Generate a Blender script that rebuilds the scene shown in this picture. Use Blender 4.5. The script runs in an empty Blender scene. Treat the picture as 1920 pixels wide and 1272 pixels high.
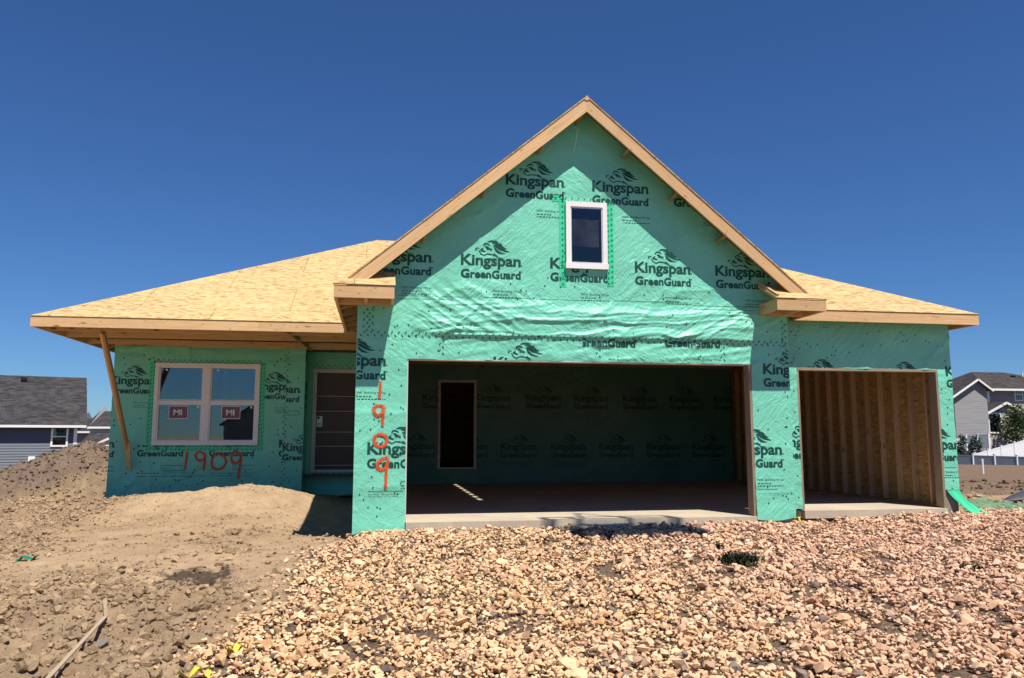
import bpy, bmesh, math, random
import numpy as np
from mathutils import Vector, Matrix
R = math.radians
rnd = random.Random(7)
scene = bpy.context.scene

# ------------------------------------------------------------------ camera, sky, sun, exposure
CAM = Vector((-0.361, -10.452, 1.103))
YAW, PITCH, FPX = R(9.618), R(7.096), 1469.3
cam_data = bpy.data.cameras.new("camera")
cam_data.sensor_width = 36.0
cam_data.lens = 36.0 * FPX / 1920.0
cam_data.clip_end = 6000
cam = bpy.data.objects.new("camera", cam_data)
scene.collection.objects.link(cam)
cam.location = CAM
cam.rotation_euler = (R(90) + PITCH, 0, -YAW)
scene.camera = cam

SUN = Vector((0.345, -1.0, 2.03)).normalized()
world = bpy.data.worlds.new("World")
scene.world = world
world.use_nodes = True
wn = world.node_tree
sky = wn.nodes.new("ShaderNodeTexSky")
sky.sky_type = 'NISHITA'
sky.sun_disc = False
sky.sun_elevation = math.asin(SUN.z)
sky.sun_rotation = math.atan2(SUN.x, SUN.y)
sky.altitude = 200
sky.air_density = 1.0
sky.dust_density = 0.0
sky.ozone_density = 6.0
grade = wn.nodes.new("ShaderNodeMix")
grade.data_type = 'RGBA'; grade.blend_type = 'MULTIPLY'
grade.inputs[0].default_value = 1.0
grade.inputs[7].default_value = (0.66, 1.0, 1.42, 1)
wn.links.new(sky.outputs[0], grade.inputs[6])
wn.links.new(grade.outputs[2], wn.nodes["Background"].inputs[0])
wn.nodes["Background"].inputs[1].default_value = 0.05
sl = bpy.data.lights.new("sun", 'SUN')
sl.energy = 5.0
sl.angle = R(0.53)
sl.color = (1.0, 0.945, 0.86)
so = bpy.data.objects.new("sun", sl)
scene.collection.objects.link(so)
so.rotation_euler = SUN.to_track_quat('Z', 'Y').to_euler()
so.location = (10, -30, 60)
scene.view_settings.view_transform = 'Standard'
scene.view_settings.look = 'None'
scene.view_settings.exposure = 0.4
scene.view_settings.gamma = 1.0
scene.cycles.max_bounces = 8

# ------------------------------------------------------------------ helpers
FW = Vector((math.sin(YAW) * math.cos(PITCH), math.cos(YAW) * math.cos(PITCH), math.sin(PITCH)))
RT = Vector((math.cos(YAW), -math.sin(YAW), 0))
UP = RT.cross(FW)

def at(x, y, D):
    """a point of the place seen in direction (x, y), D metres away"""
    return CAM + (FW + RT * ((x - 960) / FPX) - UP * ((y - 636) / FPX)) * D

def on_y(x, y, Y):
    d = FW * FPX + RT * (x - 960) - UP * (y - 636)
    return CAM + d * ((Y - CAM.y) / d.y)

def on_z(x, y, Z):
    d = FW * FPX + RT * (x - 960) - UP * (y - 636)
    return CAM + d * ((Z - CAM.z) / d.z)

def _hash(ix, iy, seed):
    h = (ix.astype(np.int64) * 374761393 + iy.astype(np.int64) * 668265263 + seed * 1442695041) & 0xFFFFFFFF
    h = ((h ^ (h >> 13)) * 1274126177) & 0xFFFFFFFF
    h = h ^ (h >> 16)
    return (h & 0xFFFF) / 65535.0

def vnoise(x, y, seed=0):
    x = np.asarray(x, float); y = np.asarray(y, float)
    ix = np.floor(x); iy = np.floor(y)
    fx = x - ix; fy = y - iy
    ux = fx * fx * fx * (fx * (fx * 6 - 15) + 10); uy = fy * fy * fy * (fy * (fy * 6 - 15) + 10)
    a = _hash(ix, iy, seed); b = _hash(ix + 1, iy, seed)
    c = _hash(ix, iy + 1, seed); d = _hash(ix + 1, iy + 1, seed)
    return (a * (1 - ux) + b * ux) * (1 - uy) + (c * (1 - ux) + d * ux) * uy   # 0..1

def fbm(x, y, seed=0, octv=4, gain=0.5):
    s = 0; amp = 1; tot = 0
    for o in range(octv):
        s = s + amp * vnoise(x, y, seed + o * 17); tot += amp
        x = x * 2.03 + 11.3; y = y * 2.03 - 7.1; amp *= gain
    return s / tot

def ridge(x, y, seed=0, octv=2):
    s = 0; amp = 1; tot = 0
    for o in range(octv):
        s = s + amp * (1 - np.abs(2 * vnoise(x, y, seed + o * 31) - 1)); tot += amp
        x = x * 2.1 + 3.7; y = y * 2.1 + 9.2; amp *= 0.5
    return s / tot

def sstep(a, b, x):
    t = np.clip((np.asarray(x, float) - a) / (b - a), 0, 1)
    return t * t * (3 - 2 * t)

class MB:
    """collects faces (with uv in metres) and links them as ONE mesh object"""
    def __init__(self):
        self.v = []; self.f = []; self.m = []; self.uv = []; self.smooth = []
    def face(self, pts, mat=0, uv=None, smooth=False):
        n = len(self.v)
        self.v.extend([tuple(p) for p in pts])
        self.f.append(tuple(range(n, n + len(pts))))
        self.m.append(mat); self.smooth.append(smooth)
        if uv is None:
            p0 = Vector(pts[0]); e = (Vector(pts[1]) - p0)
            e = e.normalized() if e.length > 1e-9 else Vector((1, 0, 0))
            nn = Vector((0, 0, 0))
            for i in range(1, len(pts) - 1):
                nn = nn + (Vector(pts[i]) - p0).cross(Vector(pts[i + 1]) - p0)
            g = nn.normalized().cross(e) if nn.length > 1e-12 else Vector((0, 0, 1))
            uv = [((Vector(p) - p0).dot(e), (Vector(p) - p0).dot(g)) for p in pts]
        self.uv.extend(uv)
    def box(self, x0, x1, y0, y1, z0, z1, mat=0):
        self.beam((x0, (y0 + y1) / 2, (z0 + z1) / 2), (x1, (y0 + y1) / 2, (z0 + z1) / 2), y1 - y0, z1 - z0, mat=mat) \
            if (x1 - x0) >= max(y1 - y0, z1 - z0) else (
            self.beam(((x0 + x1) / 2, y0, (z0 + z1) / 2), ((x0 + x1) / 2, y1, (z0 + z1) / 2), x1 - x0, z1 - z0, mat=mat)
            if (y1 - y0) >= (z1 - z0) else
            self.beam(((x0 + x1) / 2, (y0 + y1) / 2, z0), ((x0 + x1) / 2, (y0 + y1) / 2, z1), x1 - x0, y1 - y0, up=(0, 1, 0), mat=mat))
    def beam(self, p0, p1, w, h, up=(0, 0, 1), mat=0):
        """a board from p0 to p1, w wide sideways, h along up; uv runs along the grain"""
        p0 = Vector(p0); p1 = Vector(p1); d = (p1 - p0); L = d.length; d.normalize()
        up = Vector(up); s = d.cross(up)
        if s.length < 1e-6: s = d.cross(Vector((0, 1, 0)))
        s.normalize(); u = s.cross(d).normalized()
        o = rnd.uniform(0, 40); q = rnd.uniform(0, 40)
        c = lambda a, b, t: (p0 if t == 0 else p1) + s * (a * w / 2) + u * (b * h / 2)
        def quad(ab, off, dim):
            (a0, b0), (a1, b1) = ab
            self.face([c(a0, b0, 0), c(a0, b0, 1), c(a1, b1, 1), c(a1, b1, 0)], mat,
                      [(o, q + off), (o + L, q + off), (o + L, q + off + dim), (o, q + off + dim)])
        quad(((1, -1), (1, 1)), 0, h)
        quad(((1, 1), (-1, 1)), h, w)
        quad(((-1, 1), (-1, -1)), h + w, h)
        quad(((-1, -1), (1, -1)), 2 * h + w, w)
        self.face([c(1, -1, 1), c(-1, -1, 1), c(-1, 1, 1), c(1, 1, 1)][::-1], mat, [(o, q), (o + .02, q), (o + .02, q + h), (o, q + h)])
        self.face([c(1, -1, 0), c(-1, -1, 0), c(-1, 1, 0), c(1, 1, 0)], mat, [(o, q), (o + .02, q), (o + .02, q + h), (o, q + h)])
    def prism(self, poly, fn, a, b, mat=0, along=None):
        """poly: 2-D outline; fn(u, v, t) places it; extruded from t = a to t = b"""
        n = len(poly); o = rnd.uniform(0, 40)
        d = Vector(along) if along else Vector((1, 0))
        d.normalize(); e = Vector((-d.y, d.x))
        uv = [(o + Vector(p).dot(d), o + Vector(p).dot(e)) for p in poly]
        self.face([fn(u, v, a) for u, v in poly], mat, uv)
        self.face([fn(u, v, b) for u, v in poly][::-1], mat, uv[::-1])
        for i in range(n):
            p, q = poly[i], poly[(i + 1) % n]
            L = (Vector(p) - Vector(q)).length
            self.face([fn(*p, a), fn(*p, b), fn(*q, b), fn(*q, a)], mat,
                      [(o, o), (o, o + b - a), (o + L, o + b - a), (o + L, o)])
    def grid(self, P, mat=0, uv=None, smooth=True):
        """P: (m, n, 3) array of points"""
        m, n, _ = P.shape
        base = len(self.v)
        self.v.extend(map(tuple, P.reshape(-1, 3).tolist()))
        for i in range(m - 1):
            for j in range(n - 1):
                a = base + i * n + j
                self.f.append((a, a + 1, a + n + 1, a + n)); self.m.append(mat); self.smooth.append(smooth)
                for (ii, jj) in ((i, j), (i, j + 1), (i + 1, j + 1), (i + 1, j)):
                    self.uv.append(tuple(uv[ii, jj]) if uv is not None else (P[ii, jj, 0], P[ii, jj, 2]))
    def tube(self, pts, r, mat=0, seg=8, r1=None):
        pts = [Vector(p) for p in pts]; rings = []
        for i, p in enumerate(pts):
            d = (pts[min(i + 1, len(pts) - 1)] - pts[max(i - 1, 0)]).normalized()
            s = d.cross(Vector((0, 0, 1)))
            if s.length < 1e-3: s = d.cross(Vector((1, 0, 0)))
            s.normalize(); u = s.cross(d)
            rr = r if r1 is None else r + (r1 - r) * i / (len(pts) - 1)
            rings.append([p + (s * math.cos(2 * math.pi * k / seg) + u * math.sin(2 * math.pi * k / seg)) * rr for k in range(seg)])
        for a, b in zip(rings, rings[1:]):
            for k in range(seg):
                self.face([a[k], a[(k + 1) % seg], b[(k + 1) % seg], b[k]], mat, smooth=True)
        self.face(rings[0][::-1], mat); self.face(rings[-1], mat)
    def build(self, name, mats, parent=None, weld=False):
        me = bpy.data.meshes.new(name)
        me.from_pydata(self.v, [], self.f)
        if not isinstance(mats, (list, tuple)): mats = [mats]
        for m in mats: me.materials.append(m)
        me.polygons.foreach_set("material_index", self.m)
        me.polygons.foreach_set("use_smooth", self.smooth)
        ul = me.uv_layers.new(name="UVMap")
        ul.data.foreach_set("uv", np.array(self.uv, dtype=np.float32).reshape(-1))
        if weld:
            bm = bmesh.new(); bm.from_mesh(me)
            bmesh.ops.remove_doubles(bm, verts=bm.verts, dist=1e-5)
            bm.to_mesh(me); bm.free()
        me.update()
        o = bpy.data.objects.new(name, me)
        scene.collection.objects.link(o)
        if parent is not None:
            o.parent = parent
            o.matrix_parent_inverse = Matrix.Translation(-parent.location)
        return o

def empty(name, loc=(0, 0, 0), parent=None):
    o = bpy.data.objects.new(name, None)
    o.empty_display_size = 0.3
    scene.collection.objects.link(o)
    o.location = loc
    if parent is not None:
        o.parent = parent
        o.matrix_parent_inverse = Matrix.Translation(-parent.location)
    return o

def tag(o, label=None, cat=None, group=None, kind=None):
    if label: o["label"] = label
    if cat: o["category"] = cat
    if group: o["group"] = group
    if kind: o["kind"] = kind
    return o

# ------------------------------------------------------------------ materials
class NT:
    def __init__(self, name):
        self.mat = bpy.data.materials.new(name)
        self.mat.use_nodes = True
        self.t = self.mat.node_tree
        self.p = self.t.nodes["Principled BSDF"]
    def n(self, typ, **kw):
        nd = self.t.nodes.new(typ)
        for k, v in kw.items():
            if k.startswith("i_"):
                key = k[2:]
                nd.inputs[int(key) if key.isdigit() else key.replace("_", " ")].default_value = v
            else: setattr(nd, k, v)
        return nd
    def l(self, a, b): self.t.links.new(a, b)
    def coord(self, which="Object", scale=(1, 1, 1), rot=(0, 0, 0)):
        tc = self.n("ShaderNodeTexCoord"); mp = self.n("ShaderNodeMapping")
        mp.inputs["Scale"].default_value = scale; mp.inputs["Rotation"].default_value = rot
        self.l(tc.outputs[which], mp.inputs[0]); return mp.outputs[0]
    def noise(self, vec, scale, detail=4, rough=0.5, dist=0.0):
        nd = self.n("ShaderNodeTexNoise", i_Scale=scale, i_Detail=detail, i_Roughness=rough, i_Distortion=dist)
        if vec is not None: self.l(vec, nd.inputs["Vector"])
        return nd.outputs["Fac"]
    def ramp(self, fac, stops, interp='LINEAR'):
        r = self.n("ShaderNodeValToRGB"); r.color_ramp.interpolation = interp
        el = r.color_ramp.elements
        while len(el) < len(stops): el.new(0.5)
        for e, (p, c) in zip(el, stops):
            e.position = p; e.color = (c[0], c[1], c[2], 1) if isinstance(c, tuple) else (c, c, c, 1)
        self.l(fac, r.inputs[0]); return r.outputs[0]
    def mix(self, fac, a, b, mode='MIX'):
        m = self.n("ShaderNodeMix", data_type='RGBA', blend_type=mode)
        if isinstance(fac, (int, float)): m.inputs[0].default_value = fac
        else: self.l(fac, m.inputs[0])
        for i, v in ((6, a), (7, b)):
            if isinstance(v, tuple): m.inputs[i].default_value = (*v, 1)
            else: self.l(v, m.inputs[i])
        return m.outputs[2]
    def math(self, op, a, b=None):
        m = self.n("ShaderNodeMath", operation=op)
        for i, v in ((0, a), (1, b)):
            if v is None: continue
            if isinstance(v, (int, float)): m.inputs[i].default_value = v
            else: self.l(v, m.inputs[i])
        return m.outputs[0]
    def bump(self, h, strength, dist=0.01, prev=None):
        b = self.n("ShaderNodeBump"); b.inputs["Strength"].default_value = strength; b.inputs["Distance"].default_value = dist
        self.l(h, b.inputs["Height"])
        if prev is not None: self.l(prev, b.inputs["Normal"])
        return b.outputs[0]
    def out(self, color=None, rough=None, normal=None, spec=None):
        if color is not None:
            if isinstance(color, tuple): self.p.inputs["Base Color"].default_value = (*color, 1)
            else: self.l(color, self.p.inputs["Base Color"])
        if rough is not None:
            if isinstance(rough, (int, float)): self.p.inputs["Roughness"].default_value = rough
            else: self.l(rough, self.p.inputs["Roughness"])
        if spec is not None: self.p.inputs["Specular IOR Level"].default_value = spec
        if normal is not None: self.l(normal, self.p.inputs["Normal"])
        return self.mat

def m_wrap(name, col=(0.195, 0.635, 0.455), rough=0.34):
    t = NT(name); o = t.coord("Object")
    # crinkled film: fine random crinkles, diagonal tension lines
    b1 = t.noise(t.coord("Object", (1, 1, 1)), 28, 4, 0.6, 0.6)
    def stretched(ang, sc, det, dist):
        r = t.n("ShaderNodeVectorRotate", rotation_type='Y_AXIS'); r.inputs["Angle"].default_value = R(ang)
        t.l(o, r.inputs["Vector"])
        m = t.n("ShaderNodeMapping"); m.inputs["Scale"].default_value = sc; t.l(r.outputs[0], m.inputs[0])
        return t.noise(m.outputs[0], 1.0, det, 0.55, dist)
    b2 = stretched(48, (4, 6, 17), 3, 0.8)
    b3 = t.math('ADD', t.math('MULTIPLY', stretched(-35, (4, 6, 15), 3, 1.0), 0.6), t.math('MULTIPLY', t.noise(o, 13, 3, 0.5, 0.8), 0.5))
    zone = t.ramp(t.noise(o, 0.7, 2), [(0.40, 0.0), (0.60, 1.0)])
    h = t.math('ADD', t.math('MULTIPLY', b2, zone), t.math('MULTIPLY', b3, t.math('SUBTRACT', 1.0, zone)))
    taut = t.ramp(t.noise(o, 0.85, 3, 0.6), [(0.38, 0.35), (0.62, 1.15)])
    h = t.math('MULTIPLY', h, taut)
    nrm = t.bump(h, 0.7, 0.034)
    nrm = t.bump(b1, 0.45, 0.012, nrm)
    v = t.ramp(t.noise(o, 1.3, 5, 0.6), [(0.3, 0.86), (0.7, 1.05)])
    c = t.mix(1.0, v, col, 'MULTIPLY')
    return t.out(c, rough, nrm, 0.42)

def m_flat(name, col, rough=0.6, spec=0.4, var=0.08, scale=6.0, bump=0.0):
    t = NT(name); o = t.coord("Object")
    v = t.ramp(t.noise(o, scale, 5, 0.6), [(0.25, 1 - var), (0.75, 1 + var)])
    nrm = t.bump(t.noise(o, scale * 12, 3), bump, 0.004) if bump else None
    return t.out(t.mix(1.0, v, col, 'MULTIPLY'), rough, nrm, spec)

def m_wood(name, c1=(0.72, 0.485, 0.255), c2=(0.58, 0.355, 0.165), knot=(0.20, 0.10, 0.04), rough=0.62):
    t = NT(name)
    g = t.noise(t.coord("UV", (2.2, 42, 1)), 1.0, 6, 0.62, 0.7)
    big = t.noise(t.coord("UV", (0.9, 7, 1)), 1.0, 3, 0.5, 0.3)
    c = t.mix(t.ramp(g, [(0.33, 0.0), (0.66, 1.0)]), c1, c2)
    c = t.mix(t.ramp(big, [(0.4, 0.0), (0.8, 0.55)]), c, c2)
    vo = t.n("ShaderNodeTexVoronoi", feature='F1'); vo.inputs["Scale"].default_value = 1.0
    t.l(t.coord("UV", (2.7, 7.5, 1)), vo.inputs["Vector"])
    k = t.ramp(vo.outputs["Distance"], [(0.07, 1.0), (0.20, 0.0)])
    kk = t.math('MULTIPLY', k, t.ramp(t.noise(t.coord("UV", (2.1, 4, 1)), 1.7, 1), [(0.42, 0.0), (0.52, 0.95)]))
    c = t.mix(kk, c, knot)
    tone = t.ramp(t.noise(t.coord("UV", (0.12, 0.6, 1)), 1.0, 2), [(0.3, 0.80), (0.7, 1.10)])
    c = t.mix(1.0, tone, c, 'MULTIPLY')
    sm = t.noise(t.coord("UV", (3, 9, 1)), 2.3, 5, 0.7)
    c = t.mix(t.ramp(sm, [(0.60, 0.0), (0.72, 0.5)]), c, (0.22, 0.14, 0.075))
    v2 = t.n("ShaderNodeTexVoronoi", feature='F1'); v2.inputs["Scale"].default_value = 1.0; t.l(t.coord("UV", (9, 21, 1)), v2.inputs["Vector"])
    sp = t.n("ShaderNodeSeparateColor"); t.l(v2.outputs["Color"], sp.inputs[0])
    fl = t.math('MULTIPLY', t.ramp(v2.outputs["Distance"], [(0.10, 1.0), (0.24, 0.0)]), t.ramp(sp.outputs[0], [(0.70, 0.0), (0.74, 0.8)]))
    c = t.mix(fl, c, (0.24, 0.13, 0.055))
    nrm = t.bump(g, 0.25, 0.003)
    return t.out(c, rough, nrm, 0.3)

def m_osb(name, base=((0.565, 0.405, 0.185), (0.37, 0.235, 0.09), (0.66, 0.50, 0.27)), seams=True, rough=0.7, sc=1.0):
    t = NT(name)
    uv = t.coord("UV")
    cols = base[0]
    v1 = t.n("ShaderNodeTexVoronoi", feature='F1'); v1.inputs["Scale"].default_value = 1.0
    w = t.n("ShaderNodeVectorMath", operation='ADD')
    t.l(t.coord("UV", (11 * sc, 34 * sc, 1)), w.inputs[0])
    nz = t.n("ShaderNodeTexNoise"); nz.inputs["Scale"].default_value = 6.0; t.l(uv, nz.inputs["Vector"])
    sc_ = t.n("ShaderNodeVectorMath", operation='SCALE'); sc_.inputs["Scale"].default_value = 1.6
    t.l(nz.outputs["Color"], sc_.inputs[0]); t.l(sc_.outputs[0], w.inputs[1])
    t.l(w.outputs[0], v1.inputs["Vector"])
    f = t.n("ShaderNodeSeparateColor"); t.l(v1.outputs["Color"], f.inputs[0])
    c = t.ramp(f.outputs[0], [(0.0, base[1]), (0.22, base[0]), (0.72, base[0]), (1.0, base[2])])
    dark = t.ramp(f.outputs[1], [(0.80, 0.0), (0.84, 0.6)])
    c = t.mix(dark, c, (0.30, 0.17, 0.06))
    big = t.noise(uv, 0.55, 4, 0.6)
    c = t.mix(1.0, t.ramp(big, [(0.3, 0.92), (0.7, 1.05)]), c, 'MULTIPLY')
    if seams:
        br = t.n("ShaderNodeTexBrick"); br.offset = 0.5
        br.inputs["Scale"].default_value = 1.0; br.inputs["Mortar Size"].default_value = 0.005; br.inputs["Mortar Smooth"].default_value = 0.2
        br.inputs["Brick Width"].default_value = 2.44; br.inputs["Row Height"].default_value = 1.22
        br.inputs["Color1"].default_value = (0.95, 0.95, 0.95, 1); br.inputs["Color2"].default_value = (1.0, 1.0, 1.0, 1); br.inputs["Mortar"].default_value = (0.47, 0.38, 0.27, 1)
        t.l(uv, br.inputs["Vector"])
        c = t.mix(1.0, c, br.outputs["Color"], 'MULTIPLY')
        b2 = t.n("ShaderNodeTexBrick"); b2.offset = 0.0; b2.inputs["Scale"].default_value = 1.0       # chalk lines over the trusses
        b2.inputs["Mortar Size"].default_value = 0.004; b2.inputs["Brick Width"].default_value = 0.61; b2.inputs["Row Height"].default_value = 1.22
        for k_, v_ in (("Color1", 1.0), ("Color2", 0.97), ("Mortar", 0.85)): b2.inputs[k_].default_value = (v_, v_, v_, 1)
        t.l(uv, b2.inputs["Vector"]); c = t.mix(1.0, c, b2.outputs["Color"], 'MULTIPLY')
    nrm = t.bump(f.outputs[2], 0.12, 0.003)
    return t.out(c, rough, nrm, 0.25)

def m_concrete(name, col=(0.52, 0.44, 0.33)):
    t = NT(name); o = t.coord("Object")
    c = t.mix(t.ramp(t.noise(o, 1.1, 6, 0.65), [(0.3, 0.0), (0.7, 1.0)]), col, (col[0] * .72, col[1] * .72, col[2] * .74))
    sp = t.noise(o, 60, 3, 0.6)
    c = t.mix(t.ramp(sp, [(0.35, 0.25), (0.5, 0.0)]), c, (col[0] * .5, col[1] * .5, col[2] * .5))
    return t.out(c, 0.85, t.bump(t.noise(o, 35, 6, 0.65), 0.3, 0.01), 0.25)

def m_glass(name, refl=0.115, tint=(0.75, 0.86, 0.84)):
    t = NT(name)
    for nd in list(t.t.nodes):
        if nd.type != 'OUTPUT_MATERIAL': t.t.nodes.remove(nd)
    outn = [nd for nd in t.t.nodes if nd.type == 'OUTPUT_MATERIAL'][0]
    tr = t.n("ShaderNodeBsdfTransparent"); tr.inputs[0].default_value = (*tint, 1)
    gl = t.n("ShaderNodeBsdfGlossy"); gl.inputs["Roughness"].default_value = 0.01; gl.inputs["Color"].default_value = (0.86, 0.95, 0.96, 1)
    nz = t.noise(t.coord("Object"), 1.6, 2, 0.5)
    t.l(t.bump(nz, 0.05, 0.01), gl.inputs["Normal"])
    fr = t.n("ShaderNodeFresnel"); fr.inputs["IOR"].default_value = 1.5
    f = t.math('ADD', fr.outputs[0], refl - 0.04)
    mx = t.n("ShaderNodeMixShader"); t.l(f, mx.inputs[0]); t.l(tr.outputs[0], mx.inputs[1]); t.l(gl.outputs[0], mx.inputs[2])
    t.l(mx.outputs[0], outn.inputs[0])
    return t.mat

def m_siding(name, col, step=0.16, rough=0.6):
    t = NT(name)
    sx = t.n("ShaderNodeSeparateXYZ"); t.l(t.coord("Object"), sx.inputs[0])
    fr = t.math('FRACT', t.math('DIVIDE', sx.outputs[2], step))
    nrm = t.bump(t.math('SUBTRACT', 1.0, fr), 0.9, 0.05)
    v = t.ramp(t.noise(t.coord("Object", (0.3, 0.3, 3)), 2.0, 3), [(0.3, 0.9), (0.7, 1.06)])
    return t.out(t.mix(1.0, v, col, 'MULTIPLY'), rough, nrm, 0.4)

def m_shingle(name, col=(0.055, 0.053, 0.058)):
    t = NT(name)
    br = t.n("ShaderNodeTexBrick"); br.offset = 0.37
    br.inputs["Scale"].default_value = 1.0; br.inputs["Mortar Size"].default_value = 0.006
    br.inputs["Brick Width"].default_value = 0.33; br.inputs["Row Height"].default_value = 0.15
    br.inputs["Color1"].default_value = (col[0] * .7, col[1] * .7, col[2] * .72, 1); br.inputs["Color2"].default_value = (col[0] * 1.6, col[1] * 1.55, col[2] * 1.5, 1)
    br.inputs["Mortar"].default_value = (col[0] * .4, col[1] * .4, col[2] * .4, 1)
    t.l(t.coord("UV"), br.inputs["Vector"])
    c = t.mix(1.0, t.ramp(t.noise(t.coord("UV"), 0.9, 5, 0.6), [(0.3, 0.75), (0.7, 1.25)]), br.outputs["Color"], 'MULTIPLY')
    return t.out(c, 0.9, None, 0.2)

def m_gravel():
    t = NT("crushed_stone")
    ge = t.n("ShaderNodeNewGeometry")
    c = t.ramp(ge.outputs["Random Per Island"], [(0.0, (0.52, 0.335, 0.17)), (0.13, (0.60, 0.425, 0.235)), (0.26, (0.44, 0.265, 0.135)), (0.38, (0.63, 0.455, 0.265)),
        (0.50, (0.56, 0.355, 0.19)), (0.62, (0.60, 0.42, 0.235)), (0.73, (0.48, 0.28, 0.155)), (0.82, (0.56, 0.375, 0.235)), (0.90, (0.32, 0.21, 0.13)), (0.95, (0.13, 0.108, 0.092)), (0.985, (0.58, 0.345, 0.13))], 'CONSTANT')
    o = t.coord("Object")
    n1 = t.noise(o, 26, 5, 0.65)
    c = t.mix(1.0, t.ramp(n1, [(0.28, 0.92), (0.72, 1.46)]), c, 'MULTIPLY')
    patch = t.noise(o, 0.45, 3, 0.6)
    c = t.mix(t.ramp(patch, [(0.40, 0.0), (0.7, 0.42)]), c, (0.58, 0.375, 0.255))
    sx = t.n("ShaderNodeSeparateXYZ"); t.l(o, sx.inputs[0])          # the load tipped on the right is pinker stone
    pk = t.ramp(t.math('DIVIDE', t.math('ADD', sx.outputs[0], t.math('MULTIPLY', t.noise(o, 0.8, 3), 2.0)), 7.0), [(0.28, 0.0), (0.75, 0.75)])
    c = t.mix(pk, c, t.mix(1.0, c, (0.97, 0.90, 1.08), 'MULTIPLY'))
    return t.out(c, 0.9, t.bump(t.noise(o, 70, 4, 0.65), 0.45, 0.006), 0.2)

SHADE_PATCH = (-2.22, -1.62)  # centre of the shade among the clods, painted into the soil colour
def m_dirt(name="dry_dirt", island=False):
    t = NT(name); o = t.coord("Object")
    big = t.noise(o, 0.35, 5, 0.6)
    c = t.mix(t.ramp(big, [(0.35, 0.0), (0.65, 1.0)]), (0.52, 0.37, 0.225), (0.42, 0.29, 0.175))
    mid = t.noise(o, 3.1, 6, 0.68)
    c = t.mix(t.ramp(mid, [(0.42, 0.0), (0.75, 0.55)]), c, (0.23, 0.155, 0.095))
    fine = t.noise(o, 42, 5, 0.7)
    c = t.mix(1.0, t.ramp(fine, [(0.25, 0.78), (0.75, 1.16)]), c, 'MULTIPLY')
    # darker topsoil of the spoil heap behind and of the field to the right
    sx = t.n("ShaderNodeSeparateXYZ"); t.l(o, sx.inputs[0])
    wob = t.math('MULTIPLY', t.math('SUBTRACT', t.noise(o, 0.8, 4, 0.6), 0.5), 3.0)
    far = t.ramp(t.math('ADD', t.math('DIVIDE', t.math('SUBTRACT', t.math('ADD', sx.outputs[1], wob), 5.0), 6.0), 0.0), [(0.35, 0.0), (0.65, 1.0)])
    top = t.mix(t.ramp(mid, [(0.4, 0.0), (0.7, 1.0)]), (0.19, 0.13, 0.09), (0.115, 0.08, 0.058))
    heap = t.mix(t.ramp(t.noise(o, 0.9, 5, 0.65), [(0.40, 0.0), (0.62, 1.0)]), (0.235, 0.165, 0.115), (0.40, 0.285, 0.17))
    hz = t.math('ADD', sx.outputs[2], t.math('ADD', t.math('MULTIPLY', t.math('SUBTRACT', t.noise(o, 1.1, 5, 0.7), 0.5), 0.9), t.math('MULTIPLY', t.math('ADD', sx.outputs[0], 7.2), -0.35)))
    heap = t.mix(t.ramp(hz, [(0.05, 0.0), (0.3, 0.85)]), heap, t.mix(t.ramp(mid, [(0.4, 0.0), (0.7, 1.0)]), (0.20, 0.148, 0.115), (0.13, 0.095, 0.074)))
    lr = t.ramp(t.math('DIVIDE', t.math('ADD', sx.outputs[0], 20.0), 40.0), [(0.45, 0.0), (0.6, 1.0)])
    c = t.mix(far, c, t.mix(lr, heap, top))
    dp = t.n("ShaderNodeVectorMath", operation='DISTANCE'); dp.inputs[1].default_value = (SHADE_PATCH[0], SHADE_PATCH[1], -.4)
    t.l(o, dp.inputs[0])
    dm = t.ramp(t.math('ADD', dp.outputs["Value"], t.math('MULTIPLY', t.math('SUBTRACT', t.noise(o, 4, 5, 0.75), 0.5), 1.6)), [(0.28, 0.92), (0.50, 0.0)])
    c = t.mix(dm, c, (0.06, 0.043, 0.032))  # dark shade put into the dirt colour
    if not island:
        at1 = t.n("ShaderNodeAttribute", attribute_name="turned"); at2 = t.n("ShaderNodeAttribute", attribute_name="fines")
        tn = t.math('MULTIPLY', at1.outputs["Fac"], t.ramp(t.noise(o, 1.7, 5, 0.7), [(0.35, 0.1), (0.6, 0.6)]))
        c = t.mix(tn, c, (0.205, 0.14, 0.09))
        c = t.mix(t.math('MULTIPLY', at2.outputs["Fac"], 0.9), c, t.mix(t.ramp(t.noise(o, 30, 4, 0.7), [(0.4, 0.0), (0.65, 1.0)]), (0.05, 0.037, 0.03), (0.24, 0.165, 0.11)))
    if island:
        ge = t.n("ShaderNodeNewGeometry")
        c = t.mix(1.0, t.ramp(ge.outputs["Random Per Island"], [(0.0, 0.72), (0.8, 1.0), (1.0, 1.25)]), c, 'MULTIPLY')
    nrm = t.bump(t.noise(o, 38, 6, 0.75), 0.9, 0.022)
    nrm = t.bump(t.noise(t.coord('Object', (1, 2.2, 1)), 9, 5, 0.7), 0.5, 0.04, nrm)
    return t.out(c, 0.95, nrm, 0.12)

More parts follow.
